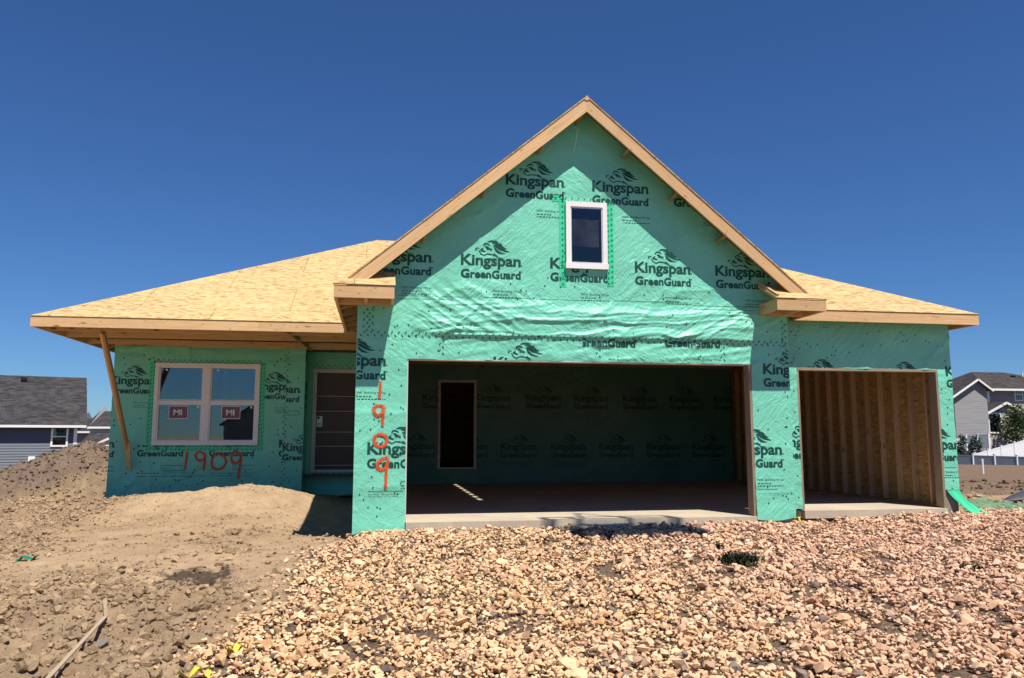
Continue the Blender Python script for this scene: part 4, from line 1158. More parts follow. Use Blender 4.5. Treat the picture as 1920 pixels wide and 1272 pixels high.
skin(mb, [(2 * AX - xv(rz), ytf + run, rz), (xr - run, ytf + run, rz), (xr - run, yr_, rz), (2 * AX - xv(rz), yr_, rz)])
mb.build("main_roof", M["osb"], HOUSE)
mb = MB(); g = AZ + .014; yf = -OV - .012
# left slope of the garage gable
RG = .040
skin(mb, [(AX - RG, yf, g - SL * RG), (AX - RG, yr_ - .0, g - SL * RG), (2 * AX - xv(rz), yr_, rz), (2 * AX - xv(ez), ye, ez), (2 * AX - xv(ez), 0.02, ez), (-.79, .02, g - SL * (AX + .79)), (-.79, yf, g - SL * (AX + .79))], ax=(0, 1, 0))
skin(mb, [(AX + RG, yf, g - SL * RG), (AX + RG, ytf + run, g - SL * RG), (xv(rz), ytf + run, rz), (xv(ez), ytf, ez), (xv(ez), .02, ez), (2 * AX + .79, .02, g - SL * (AX + .79)), (2 * AX + .79, yf, g - SL * (AX + .79))], ax=(0, 1, 0))
mb.build("gable_roof", M["osb"], HOUSE)
for (a, b) in [(yf + .001, .55)] + [(.55 + .61 * k + .38, .55 + .61 * (k + 1)) for k in range(8)] + [(5.43, yr_)]:      # pieces capping the ridge, open slots between them
    mb = MB(); mb.prism([(AX - .050, g - SL * .050 - .010), (AX, g + .004), (AX + .050, g - SL * .050 - .010), (AX, g - .07)], lambda u, v, t: (u, t, v), a, b); mb.build("ridge_block", M["wood"], HOUSE)
# --- rake boards and their look-outs
VT = .212; XE = 3.20
for sg in (-1, 1):
    mb = MB(); lowz = AZ - SL * XE
    xi = XE - VT / SL
    pol = [(AX, AZ), (AX + sg * XE, lowz), (AX + sg * xi, lowz), (AX, AZ - VT)]
    if sg < 0: pol = pol[::-1]
    mb.prism(pol, lambda u, v, t: (u, t, v), -OV, -OV + .038, 0, along=(sg, -SL))
    mb.build("rake_board", M["wood"], HOUSE)
for x in (.95, 1.75, .15, 3.05, 3.75, 4.45, 2.3):
    z = float(roofz(x)) - .14; sg = 1 if x > AX else -1
    mb = MB(); mb.beam((x, -OV + .039, z), (x, .0, z), .038, .14, up=Vector((sg * SL, 0, 1)).normalized()); mb.build("lookout", M["wood_in"], HOUSE)
# --- eave returns (boxes at the foot of each rake)
for (x0, x1, name) in ((-.948, -.195, "eave_return"), (5.029, 5.767, "eave_return")):
    E_ = empty(name, (x0, -.543, ZB), HOUSE)
    mb = MB(); yfb = -.543
    mb.box(x0, x1, yfb, yfb + .038, ZB, ZT)
    mb.build("face_board", M["wood"], E_)
    mb = MB()
    if x0 < 0:
        mb.box(x0, x0 + .038, yfb + .038, FY, ZB, ZT - .005); mb.box(x1 - .038, x1, yfb + .038, -.001, ZB + .0, ZT)
        mb.box(x0 + .038, x1 - .038, -.042, -.004, ZB - .005, ZT - .02); mb.box(-.57, -.532, yfb + .038, -.042, ZB + .01, ZT - .02)
    else:
        mb.box(x0, x0 + .038, yfb + .038, -.001, ZB, ZT); mb.box(x1 - .038, x1, yfb + .038, RFY, ZB, ZT)
        mb.box(x0 + .038, x1 - .038, -.042, -.004, ZB - .005, ZT - .02); mb.box(5.40, 5.438, yfb + .038, -.042, ZB + .01, ZT - .02)
    for x in ((x0 + .02,) if x0 > 0 else ()):
        mb.beam((x, yfb + .02, ZT + .0 + .03), (x, -.002, ZT + .3), .036, .085, up=Vector((0, -.52, 1)).normalized())
    mb.build("return_framing", M["wood"], E_)
    mb = MB(); a, b = (x0 - .012, x1 + .012)
    k = .522
    skin(mb, [(a, yfb - .014, ZT + .016), (b, yfb - .014, ZT + .016), (b, -.003, ZT + .016 + k * .55), (a, -.003, ZT + .016 + k * .55)])
    mb.build("return_sheathing", M["osb"], E_)
# --- fascia
for (a, b) in ((FXL, -2.35), (-2.348, -.93)):
    mb = MB(); mb.box(a, b, FY, FY + .038, ZB, ZT); mb.build("fascia", M["wood"], HOUSE)
mb = MB(); mb.box(FXL, FXL + .038, FY + .038, yb2 - .05, ZB, ZT); mb.build("fascia", M["wood"], HOUSE)
mb = MB(); mb.box(5.768, FXR, RFY, RFY + .038, ZB, ZT); mb.build("fascia", M["wood"], HOUSE)
mb = MB(); mb.box(FXR - .038, FXR, RFY + .038, yb2 - .05, ZB, ZT); mb.build("fascia", M["wood"], HOUSE)
mb = MB(); mb.box(FXL, FXR, yb2 - .05, yb2 - .012, ZB, ZT); mb.build("fascia", M["wood"], HOUSE)
# --- porch: bottom chords of the hip trusses running across, tails at the sides
for i, y in enumerate((3.42, 4.30, 5.30)):
    mb = MB(); mb.box(FXL + .04, -.67, y, y + .038, ZB + .005, ZB + .095 + .02 * (i == 1)); mb.build("truss_chord", M["wood"], HOUSE)
mb = MB(); mb.box(XL - .01, XP - .01, WY - .012, WY + .05, ZB + .0, ZB + .09); mb.build("wall_plate", M["wood"], HOUSE)
mb = MB(); mb.beam((-1.95, FY + .04, ZB + .06), (-1.72, WY + .2, ZB + .02), .038, .09); mb.build("cross_tie", M["wood_in"], HOUSE)
for k in range(5):
    y = .35 + .6 * k
    mb = MB(); mb.beam((-.905, y, ZB + .03), (XP - .02, y, ZB + .09), .036, .085); mb.build("rafter_tail", M["wood_in"], HOUSE)
for k in range(6):
    x = 5.9 + .55 * k
    mb = MB(); mb.beam((x, RFY + .04, ZB + .06), (x, S + .01, ZB + .08), .036, .085); mb.build("rafter_tail", M["wood_in"], HOUSE)
for k in range(12):
    y = 6.2 + .6 * k
    mb = MB(); mb.beam((FXL + .04, y, ZB + .06), (XL, y, ZB + .09), .036, .085); mb.build("rafter_tail", M["wood_in"], HOUSE)

# --- inside of the garage
mb = MB()
def d_in(s, z): return .006 + .012 * (fbm(s * 3, z * 3, 101, 3) - .5) + .02 * (ridge((s * .8 + z * .6) * 1.2, (z * .8 - s * .6) * 5, 102) - .5)
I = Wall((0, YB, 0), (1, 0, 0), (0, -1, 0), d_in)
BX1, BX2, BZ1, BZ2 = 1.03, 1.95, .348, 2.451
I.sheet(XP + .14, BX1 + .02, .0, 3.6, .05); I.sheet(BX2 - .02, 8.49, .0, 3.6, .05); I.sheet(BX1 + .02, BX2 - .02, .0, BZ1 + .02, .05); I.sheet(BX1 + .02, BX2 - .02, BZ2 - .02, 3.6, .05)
def ip(x, y): p = on_y(x, y, YB); return p.x, p.z
hole = (BX1, BX2)
for (x, y) in ((792, 751), (890, 751), (985.5, 751), (1076, 752), (1168, 753), (1254.6, 754), (1337.7, 754), (745, 842), (846, 842.5), (939, 843), (1032.5, 843), (1123, 843), (1211.7, 843), (1297.6, 843)):
    s, z = ip(x, y)
    if s < BX1: I.logo(s, z, (-1, BX1 + .01, 0, 4), 1.05)
    if s + .9 > BX2: I.logo(s, z, (BX2 - .01, 8.48, 0, 4), 1.05)
for (x0, x1) in ((900, 1000), (1040, 1120), (1200, 1330)):
    s0, z = ip(x0, 868); s1, _ = ip(x1, 868); I.line(s0, s1, z, .01); I.line(s0, s1 - .2, z - .08, .008)
I.mb.build("garage_rear_wall", [M["wrap_gloom"], M["ink"]], HOUSE)
mb = MB(); mb.box(XP + .14, BX1 + .03, YB + .03, YB + .14, -.1, 3.6); mb.box(BX2 - .03, 8.5, YB + .03, YB + .14, -.1, 3.6); mb.box(BX1 + .031, BX2 - .031, YB + .03, YB + .14, -.1, BZ1); mb.box(BX1 + .031, BX2 - .031, YB + .03, YB + .14, BZ2, 3.6)
mb.build("wall_sheathing", M["osb_in"], HOUSE)
GD = empty("garage_doorway", ((BX1 + BX2) / 2, YB, BZ1), HOUSE)
mb = MB(); mb.box(BX1, BX1 + .06, YB - .03, YB + .1, BZ1, BZ2); mb.box(BX2 - .06, BX2, YB - .03, YB + .1, BZ1, BZ2); mb.box(BX1 + .06, BX2 - .06, YB - .03, YB + .1, BZ2 - .06, BZ2); mb.box(BX1 + .06, BX2 - .06, YB - .04, YB + .1, BZ1, BZ1 + .03)
mb.build("door_frame", M["trim_grey"], GD)
# right-hand garage wall: sheathing, studs, plates
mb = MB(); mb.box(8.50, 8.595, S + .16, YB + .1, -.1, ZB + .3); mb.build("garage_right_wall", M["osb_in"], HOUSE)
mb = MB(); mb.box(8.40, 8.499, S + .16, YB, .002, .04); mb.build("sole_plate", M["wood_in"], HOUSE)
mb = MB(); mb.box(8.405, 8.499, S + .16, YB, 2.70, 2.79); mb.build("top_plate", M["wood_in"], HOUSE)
ys = [1.02 + .406 * k for k in range(18)]
for k, y in enumerate(ys):
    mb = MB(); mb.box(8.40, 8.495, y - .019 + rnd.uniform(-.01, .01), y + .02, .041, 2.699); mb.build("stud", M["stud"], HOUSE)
mb = MB(); mb.box(XP + .141, XP + .15, .16, YB, 0, 3.2); mb.build("garage_left_wall", M["osb_in"], HOUSE)
mb = MB()
for y in np.arange(.7, 8.2, .61): mb.box(XP + .16, 8.45, y, y + .038, 2.80, 2.89)
mb.build("ceiling_joists", M["wood_in"], HOUSE)
# dim rooms behind the windows
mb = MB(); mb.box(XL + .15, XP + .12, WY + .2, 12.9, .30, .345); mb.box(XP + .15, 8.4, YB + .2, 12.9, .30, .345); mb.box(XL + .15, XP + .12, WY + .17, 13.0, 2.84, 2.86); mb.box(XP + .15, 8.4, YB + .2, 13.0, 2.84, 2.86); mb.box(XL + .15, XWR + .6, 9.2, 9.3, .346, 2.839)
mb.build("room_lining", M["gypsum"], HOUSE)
for x in (-4.25, -3.75, -2.95, -2.2): 
    mb = MB(); mb.box(x, x + .09, 7.6, 7.65, .346, 2.839); mb.build("stud", M["wood_in"], HOUSE)

# ------------------------------------------------------------------ brace that props the porch roof
br = empty("timber_brace", (-5.0, 5.35, .5))
tag(br, "leaning pair of nailed boards propping the porch roof corner against the green wall", "timber brace")
a = Vector((-4.93, 3.40, 2.83)); b = Vector((-5.02, 5.42, .86)); c = Vector((-4.985, 5.33, 1.02)); d = Vector((-4.985, 5.50, .50))
mb = MB(); mb.beam(a, b, .038, .089, up=(0, 1, 1)); mb.build("long_board", M["wood"], br)
mb = MB(); mb.beam(a + Vector((.041, .0, -.02)), b + Vector((.041, -.15, .14)), .038, .089, up=(0, 1, 1)); mb.build("long_board", M["wood_in"], br)
mb = MB(); mb.beam(c, d, .085, .036, up=(0, 1, .2)); mb.build("foot_block", M["wood"], br)

# ------------------------------------------------------------------ small things on the ground
def gz(x, y): return float(ground_z(np.array([x]), np.array([y]))[0])
def on_ground(x, y, lift=0.0):
    z = -.3
    for _ in range(8):
        p = on_z(x, y, z); z = gz(p.x, p.y) + lift
    p = on_z(x, y, z); return p
la = empty("wood_lath", on_ground(195, 1118))
tag(la, "broken weathered wooden lath lying on the clods at the lower left", "wood lath")
p0 = on_ground(196, 1120, .05); p1 = on_ground(199, 1156, .05); p2 = on_ground(86, 1276, .05)
mb = MB(); mb.beam(p0, p1, .030, .010); mb.beam(p1 + Vector((0, 0, .004)), p2, .030, .010); mb.build("lath_strip", M["lath"], la)
def rag(name, x, y, sx, sy, mat, label, cat, seed, lift=.05, turn=0.0):
    r = np.random.default_rng(seed); c = on_ground(x, y, lift); m = 9
    P = np.zeros((m, 5, 3))
    for i in range(m):
        for j in range(5):
            u = (i / (m - 1) - .5) * sx; v = (j / 4 - .5) * sy
            X = c.x + u * math.cos(turn) - v * math.sin(turn); Y = c.y + u * math.sin(turn) + v * math.cos(turn)
            P[i, j] = (X, Y, gz(X, Y) + lift + .025 * math.sin(i * 1.3 + seed) + r.uniform(-.012, .012))
    mb = MB(); mb.grid(P, 0, np.zeros((m, 5, 2))); P2 = P[::-1].copy(); P2[:, :, 2] -= .003; mb.grid(P2, 0, np.zeros((m, 5, 2)))
    return tag(mb.build(name, mat), label, cat)
rag("plastic_scrap", 443, 1217, .16, .05, M["yellow"], "yellow plastic scrap at the stone edge, the upper of two in the lower left", "plastic scrap", 1, .06, .9)
rag("plastic_scrap", 366, 1259, .20, .06, M["yellow"], "yellow plastic scrap at the bottom edge, the lower of two in the lower left", "plastic scrap", 2, .05, .6)
rag("plastic_scrap", 1578, 972, .16, .10, M["yellow"], "yellow plastic scrap lying against the third garage bay's slab", "plastic scrap", 3, .05)
rag("green_scrap", 52, 1046, .24, .10, M["tape_dot"], "small green plastic scrap on dirt at the far left", "plastic scrap", 4, .03)
mb = MB(); pts = [on_y(x, y, Y) for x, y, Y in ((1084, 984, -.07), (1098, 992, -.16), (1118, 999, -.24), (1140, 1002, -.27), (1160, 1001, -.25), (1176, 997, -.18), (1185, 989, -.08))]
for p in pts: p.z = max(p.z, gz(p.x, p.y) + .075)
for i, p in enumerate(pts): p.z += .035 * math.sin(i / 6 * math.pi) * 0 
q = []
for i in range(len(pts) - 1):
    for t in (0, .5): q.append(pts[i].lerp(pts[i + 1], t))
q.append(pts[-1]); mb.tube(q, .011, 0, 8)
tag(mb.build("white_hose", M["hose"]), "white hose end looping out from under the double garage slab", "hose")
mb = MB(); pts = [Vector((5.50, -.02, -.02)), Vector((5.505, -.05, -.08)), Vector((5.53, -.08, -.12)), on_ground(1488, 983, .10), on_ground(1504, 988, .10), on_ground(1530, 990, .09)]
mb.tube(pts, .013, 0, 8); tag(mb.build("yellow_cord", M["yellow"]), "yellow cord hanging below the wrapped pier between the garage openings", "cord")
def boulder(name, x, y, r, label, mat, seed):
    c = on_ground(x, y); rr = np.random.default_rng(seed)
    pv, pf = rock_protos(1, 22, seed)[0]
    mb = MB()
    for t in pf: mb.face([tuple(pv[i] * r + np.array([c.x, c.y, c.z + r * .35])) for i in t])
    return tag(mb.build(name, mat), label, "stone")
boulder("grey_stone", 190, 1215, .075, "grey stone lying among dirt clods right of the wooden lath", M["stone_grey"], 31)
boulder("grey_stone", 867, 1166, .06, "blue-grey stone lying alone among the tan crushed stone", M["stone_grey"], 32)
boulder("tan_stone", 372, 1232, .075, "pale tan stone beside the yellow scraps at the lower left", M["gravel"], 33)
def tuft(name, x, y, w, h, n, mat, label, seed):
    r = random.Random(seed); c = on_ground(x, y); mb = MB()
    for k in range(n):
        px_ = c.x + r.gauss(0, w); py_ = c.y + r.gauss(0, w * .7); z0 = gz(px_, py_) + .02
        a = r.uniform(0, 6.28); l = r.uniform(.4, 1) * h; dx, dy = math.cos(a) * l * .7, math.sin(a) * l * .7; wd = r.uniform(.006, .016)
        e = Vector((-math.sin(a), math.cos(a), 0)) * wd
        p = Vector((px_, py_, z0)); t = p + Vector((dx, dy, l * .7)); m_ = p + Vector((dx * .4, dy * .4, l * .55))
        mb.face([p - e, p + e, m_ + e * .8, m_ - e * .8]); mb.face([m_ - e * .8, m_ + e * .8, t])
    return tag(mb.build(name, mat), label, "weed")
tuft("dead_weed", 1388, 1058, .10, .16, 220, M["weed"], "largest dark withered weed clump lying on the crushed stone", 1)
tuft("dead_weed", 1344, 1034, .035, .11, 120, M["weed"], "small dark weed tuft up and left of the largest weed clump", 2)
tuft("dead_weed", 1820, 1072, .05, .10, 80, M["weed"], "small dark weed tuft on the stone near the right edge", 3)
mb = MB(); p = at(1842, 868, 40); mb.tube([(p.x, p.y, gz(p.x, p.y) - .1), (p.x, p.y, p.z + .2)], .05, 0, 10); tag(mb.build("marker_stake", M["white_trim"]), "short white marker stake standing in the dark field before the fence", "stake")
# green film band blown along the ground to the right
P = np.zeros((60, 7, 3)); r_ = np.random.default_rng(4)
for i in range(60):
    x = 8.95 + i * .085; yb_ = .95 + .30 * (x - 8.95) + .05 * math.sin(i * .35)
    for j in range(7):
        v = j / 6; h = (.15 + .04 * math.sin(i * .21) + .02 * math.sin(i * .9)) * (1 - .3 * i / 60)
        P[i, j] = (x, yb_ + .30 * v, gz(x, yb_) + .02 + h * math.sin(v * 1.5) + .02 * math.sin(i * 1.1 + j * 1.7) * v + r_.uniform(-.006, .006))
mb = MB(); mb.grid(P, 0, np.zeros((60, 7, 2))); tag(mb.build("film_strip", M["film"]), "long strip of loose green film blown along the ground beyond the house's right corner", "plastic film")
# dark hull-like shell at the right edge
sh = empty("upturned_shell", at(1905, 890, 17.0)); c = at(1930, 886, 17.0); zg = gz(c.x, c.y)
tag(sh, "dark grey curved shell with black underside lying on the bare soil at the right edge", "shell")
def hull(k, dz, mat, name):
    m, n = 22, 11; P = np.zeros((m, n, 3))
    for i in range(m):
        u = i / (m - 1)                       # 0 = tip at the left
        w = .5 * math.sin(min(1, u * 1.25) * math.pi / 2) ** .8 * k; top = .02 + .36 * math.sin(u * math.pi * .55) ** .75
        for j in range(n):
            a = (j / (n - 1) - .5) * 2
            P[i, j] = (c.x - .72 + 1.9 * u, c.y + a * w + .0, zg + .03 + .13 * (1 - u) * 0 + top * (1 - .62 * a * a) * k + .10 + dz)
    mb = MB(); mb.grid(P[:, ::-1], 0, np.zeros((m, n, 2))); return mb.build(name, mat, sh)
hull(1.0, 0, M["shell"], "outer_shell"); hull(.94, -.035, M["black"], "lining")
for (dx, dy) in ((-.1, -.25), (-.1, .25), (.9, -.3), (.9, .3)): 
    mb = MB(); mb.box(c.x + dx - .03, c.x + dx + .03, c.y + dy - .03, c.y + dy + .03, zg - .1, zg + .2); mb.build("support_block", M["black"], sh)

hb = empty("shadow_caster", (4.2, -3.2, 6.0)); tag(hb, "made-up rig added overhead, out of view, to cast the slab shadow", "shadow caster")  # invented and unseen, hung overhead only to throw a shadow on the slab
mb = MB(); mb.box(3.36, 5.12, -3.85, -2.98, 5.98, 6.05); mb.box(3.62, 4.85, -3.80, -3.0, 6.06, 6.40); mb.build("caster_deck", M["stone_grey"], hb)
mb = MB()
for z in (6.62, 7.10):
    for y in (-3.42, -2.98): mb.box(3.36, 5.12, y - .025, y + .025, z - .025, z + .025)
    for x in (3.36, 5.12): mb.box(x - .025, x + .025, -3.39, -3.01, z - .025, z + .025)
mb.build("caster_rail", M["stone_grey"], hb)
for x in (3.36, 3.72, 4.42, 5.12):
    for y in (-3.42, -2.98): mb = MB(); mb.box(x - .03, x + .03, y - .03, y + .03, 6.05, 7.12); mb.build("caster_post", M["stone_grey"], hb)
for x in (3.9, 4.6):
    mb = MB(); mb.tube([(x, -3.2, 7.1), (4.24, -3.2, 8.6)], .03, 0, 6); mb.build("caster_sling", M["stone_grey"], hb)
mb = MB(); mb.tube([(4.24, -3.2, 8.6), (4.24, -3.2, 60)], .0035, 0, 6); mb.build("caster_cable", M["black"], hb)

hb.location.y -= .24 + 1.97; hb.location.x += .68 - .30; hb.location.z += 4.0

# ------------------------------------------------------------------ neighbouring houses
def window(parent, x0, x1, z0, z1, y, split=True, mat="white_trim", t=.08):
    w = empty("window", ((x0 + x1) / 2, y, z0), parent)
    mb = MB(); mb.box(x0, x1, y - .06, y + .02, z1 - t, z1); mb.box(x0, x1, y - .06, y + .02, z0, z0 + t); mb.box(x0, x0 + t, y - .06, y + .02, z0 + t, z1 - t); mb.box(x1 - t, x1, y - .06, y + .02, z0 + t, z1 - t)
    if split: mb.box(x0 + t, x1 - t, y - .05, y + .02, (z0 + z1) / 2 - .03, (z0 + z1) / 2 + .03)
    mb.build("window_frame", M[mat], w)
    mb = MB(); mb.box(x0 + t * .9, x1 - t * .9, y - .012, y - .004, z0 + t * .9, z1 - t * .9, 0); mb.build("pane", M["far_glass"], w)
    mb = MB(); mb.box(x0 + t * .9, x1 - t * .9, y + .0, y + .004, z0 + t * .9, z1 - t * .9, 0); mb.build("dark_backing", M["dark"], w)  # dark sheet standing in for the unlit room behind the glass
    return w
def roof_gable_x(parent, x0, x1, yf_, yb_, ze, zr_, mat, ov=.35, th=.18):
    """ridge along x"""
    ym = (yf_ + yb_) / 2; sl_ = (zr_ - ze) / (ym - yf_); mb = MB()
    a = [(x0 - ov, yf_ - ov, ze - sl_ * ov), (x1 + ov, yf_ - ov, ze - sl_ * ov), (x1 + ov, ym, zr_), (x0 - ov, ym, zr_)]
    b = [(x0 - ov, yb_ + ov, ze - sl_ * ov), (x1 + ov, yb_ + ov, ze - sl_ * ov), (x1 + ov, ym, zr_), (x0 - ov, ym, zr_)]
    skin(mb, a, th); skin(mb, b, th); return mb.build("roof", mat, parent)
def walls(parent, x0, x1, y0, y1, z0, z1, mat, gable=None, name="wall"):
    mb = MB(); z = z0
    while z < z1 - .02:                       # lap courses, each standing proud at its foot
        e = min(z + .165, z1); mb.face([(x0, y0 - .022, z), (x1, y0 - .022, z), (x1, y0 - .002, e), (x0, y0 - .002, e)]); mb.face([(x0, y0, z), (x1, y0, z), (x1, y0 - .022, z), (x0, y0 - .022, z)]); z = e
    mb.face([(x1, y1, z0), (x0, y1, z0), (x0, y1, z1), (x1, y1, z1)])
    ym = (y0 + y1) / 2
    if gable:
        mb.face([(x1, y0, z0), (x1, y1, z0), (x1, y1, z1), (x1, ym, gable), (x1, y0, z1)]); mb.face([(x0, y1, z0), (x0, y0, z0), (x0, y0, z1), (x0, ym, gable), (x0, y1, z1)])
    else:
        mb.face([(x1, y0, z0), (x1, y1, z0), (x1, y1, z1), (x1, y0, z1)]); mb.face([(x0, y1, z0), (x0, y0, z0), (x0, y0, z1), (x0, y1, z1)])
    return mb.build(name, mat, parent)

# navy house on the left
e1 = at(145, 795, 50); NH = empty("blue_grey_house", (e1.x, e1.y, -1.2))
tag(NH, "blue-grey sided single-storey house with dark shingle roof beyond the spoil heap", "house")
x1, y0 = e1.x, e1.y; ztop = e1.z; x0 = x1 - 15
walls(NH, x0, x1, y0, y0 + 10.4, -1.6, ztop, M["navy"], ztop + 3.1)
rdg = at(152, 709, 50 + 5.2)
roof_gable_x(NH, x0, x1 + .15, y0, y0 + 10.4, ztop + .1, rdg.z, M["shingle"], .4)
mb = MB(); mb.box(x0 - .4, x1 + .5, y0 - .52, y0 - .40, ztop - .25, ztop - .10); mb.build("gutter", M["white_trim"], NH)
mb = MB(); mb.box(x1 - .16, x1 + .03, y0 - .03, y0 + .1, -1.6, ztop - .05); mb.build("corner_trim", M["white_trim"], NH)
w0 = on_y(97, 838, y0); w1 = on_y(130, 800, y0); window(NH, w0.x, w1.x, w0.z, w1.z, y0 - .01, True, t=.11)
for xx in (40, 100, -20):
    p = on_y(xx + 8, 712, y0 + 4.9); mb = MB(); mb.box(p.x - .18, p.x + .18, y0 + 4.4, y0 + 4.75, p.z - .22, p.z - .0); mb.build("roof_vent", M["black"], NH)
p = on_y(65, 860, y0); mb = MB(); mb.box(p.x - .18, p.x + .18, y0 - .2, y0 - .02, p.z - .15, p.z + .15); mb.build("meter_box", M["white_trim"], NH)
NH.rotation_euler = (0, 0, R(21))
# pale house behind it, between the navy house and the wrapped house
def pale_house(px0, px1, ye_, yrg, yb_, D, label, mats, low=None):
    a = at(px0, ye_, D); b = at(px1, ye_, D); Hh = empty("distant_house", ((a.x + b.x) / 2, a.y, -1.4)); tag(Hh, label, "house")
    walls(Hh, a.x, b.x, a.y, a.y + 9, -1.8, a.z, mats[0], a.z + 2.4)
    r = at(px0, yrg, D + 4.5); roof_gable_x(Hh, a.x, b.x, a.y, a.y + 9, a.z, r.z, mats[1], .5)
    mb = MB(); mb.box(a.x - .5, b.x + .5, a.y - .62, a.y - .48, a.z - .42, a.z - .2); mb.build("gutter", M["white_trim"], Hh)
    return Hh, a, b
Hh, a, b = pale_house(169, 240, 797, 771, 0, 88, "distant pale house with grey roof right behind the blue-grey house's corner", (M["pale_siding"], M["shingle"]))
lw = at(146, 835, 84); lb = at(240, 835, 84)
mb = MB(); skin(mb, [(lw.x, lw.y, lw.z), (lb.x, lw.y, lw.z), (lb.x, lw.y + 3.5, lw.z + 1.35), (lw.x, lw.y + 3.5, lw.z + 1.35)], .15); mb.build("porch_roof", M["shingle"], Hh)
mb = MB(); mb.box(lw.x, lb.x, lw.y - .1, lw.y, lw.z - .2, lw.z + .02); q0 = at(184, 832, 83); q1 = at(203, 823, 83); mb.beam(q0, q1, .2, .22); mb.build("porch_gutter", M["white_trim"], Hh)
walls(Hh, lw.x + .5, lb.x, lw.y + .4, lw.y + 3, -1.9, lw.z, M["grey_siding"], name="porch_wall")
w0 = on_y(147, 812, a.y - .1)
Hh2, a2, b2 = pale_house(140, 172, 806, 785, 0, 100, "farthest grey roofed house seen in the gap beside the blue-grey house", (M["grey_siding"], M["shingle"]))

# grey gable house, far right
g0 = at(1779, 735, 69); g1 = at(1849, 726, 69); ga = at(1827, 712, 69)
GH = empty("grey_gable_house", ((g0.x + g1.x) / 2, g0.y, -1.3)); tag(GH, "grey sided gable house with dark roof behind the wrapped house's right corner", "house")
x0, x1, y0 = 2 * ga.x - g1.x - 1.2, g1.x, g1.y
zb_, ze_ = -1.8, g1.z
mb = MB(); mb.face([(x0, y0, zb_), (x1, y0, zb_), (x1, y0, ze_), (ga.x, y0, ga.z), (x0, y0, ze_ - .6)]); mb.face([(x1, y0, zb_), (x1, y0 + 11, zb_), (x1, y0 + 11, ze_), (x1, y0, ze_)]); mb.face([(x0, y0 + 11, zb_), (x0, y0, zb_), (x0, y0, ze_ - .6), (x0, y0 + 11, ze_ - .6)]); mb.face([(x1, y0 + 11, zb_), (x0, y0 + 11, zb_), (x0, y0 + 11, ze_ - .6), (ga.x, y0 + 11, ga.z), (x1, y0 + 11, ze_)])
mb.build("wall", M["grey_siding"], GH)
mb = MB(); skin(mb, [(ga.x, y0 - .3, ga.z + .1), (ga.x, y0 + 11.3, ga.z + .1), (x0 - .4, y0 + 11.3, ze_ - .85), (x0 - .4, y0 - .3, ze_ - .85)], .12, ax=(0, 1, 0)); skin(mb, [(ga.x, y0 - .3, ga.z + .1), (ga.x, y0 + 11.3, ga.z + .1), (x1 + .4, y0 + 11.3, ze_ - .25), (x1 + .4, y0 - .3, ze_ - .25)], .12, ax=(0, 1, 0)); mb.build("roof", M["shingle"], GH)
mb = MB(); mb.beam((ga.x, y0 - .36, ga.z - .03), (x1 + .4, y0 - .36, ze_ - .37), .08, .15, up=(0, 0, 1)); mb.beam((ga.x, y0 - .36, ga.z - .03), (x0 - .4, y0 - .36, ze_ - .97), .08, .15); mb.build("rake_trim", M["white_trim"], GH)
mb = MB()
sa_ = ga.x - 2.2; 
# taupe two-storey house with the sunroom
t0 = at(1851, 729, 76); TH_ = empty("taupe_house", (t0.x + 6, t0.y, -1.3)); tag(TH_, "taupe two-storey house with gabled sunroom at the right edge", "house")
x0, x1, y0, zt2 = t0.x, t0.x + 12, t0.y, t0.z
walls(TH_, x0, x1, y0, y0 + 10, -1.8, zt2, M["tan_siding"])
rt = at(1896, 697, 81)
mb = MB(); ov = .5; run2 = 5.5
skin(mb, [(x0 - ov, y0 - ov, zt2), (x1 + ov, y0 - ov, zt2), (x1 - run2, y0 + 5, rt.z), (x0 + 2.6, y0 + 5, rt.z)], .1); skin(mb, [(x0 - ov, y0 - ov, zt2), (x0 + 2.6, y0 + 5, rt.z), (x0 - ov, y0 + 10 + ov, zt2)], .1, ax=(0, 1, 0)); skin(mb, [(x0 - ov, y0 + 10 + ov, zt2), (x1 + ov, y0 + 10 + ov, zt2), (x1 - run2, y0 + 5, rt.z), (x0 + 2.6, y0 + 5, rt.z)], .1); skin(mb, [(x1 + ov, y0 - ov, zt2), (x1 - run2, y0 + 5, rt.z), (x1 + ov, y0 + 10 + ov, zt2)], .1, ax=(0, 1, 0))
mb.build("roof", M["shingle_b"], TH_)
mb = MB(); mb.box(x0 - ov, x1 + ov, y0 - ov - .12, y0 - ov + .02, zt2 - .22, zt2 - .02); mb.build("gutter", M["white_trim"], TH_)
mb = MB(); mb.box(x0 - .02, x0 + .16, y0 - .04, y0 + .1, -1.8, zt2 - .05); mb.build("corner_trim", M["white_trim"], TH_)
a = on_y(1902, 752, y0); b = on_y(1916, 728, y0); window(TH_, a.x, b.x, a.z, b.z, y0 - .02)
p = on_y(1896, 707, y0 + 3.6); mb = MB(); mb.box(p.x - .2, p.x + .2, y0 + 3.2, y0 + 3.6, p.z - .2, p.z + .1); mb.build("roof_vent", M["black"], TH_)
p = on_y(1914, 704, y0 + 3.8); mb = MB(); mb.tube([(p.x, y0 + 3.6, p.z - .8), (p.x, y0 + 3.6, p.z + .35)], .07); mb.build("vent_pipe", M["white_trim"], TH_)
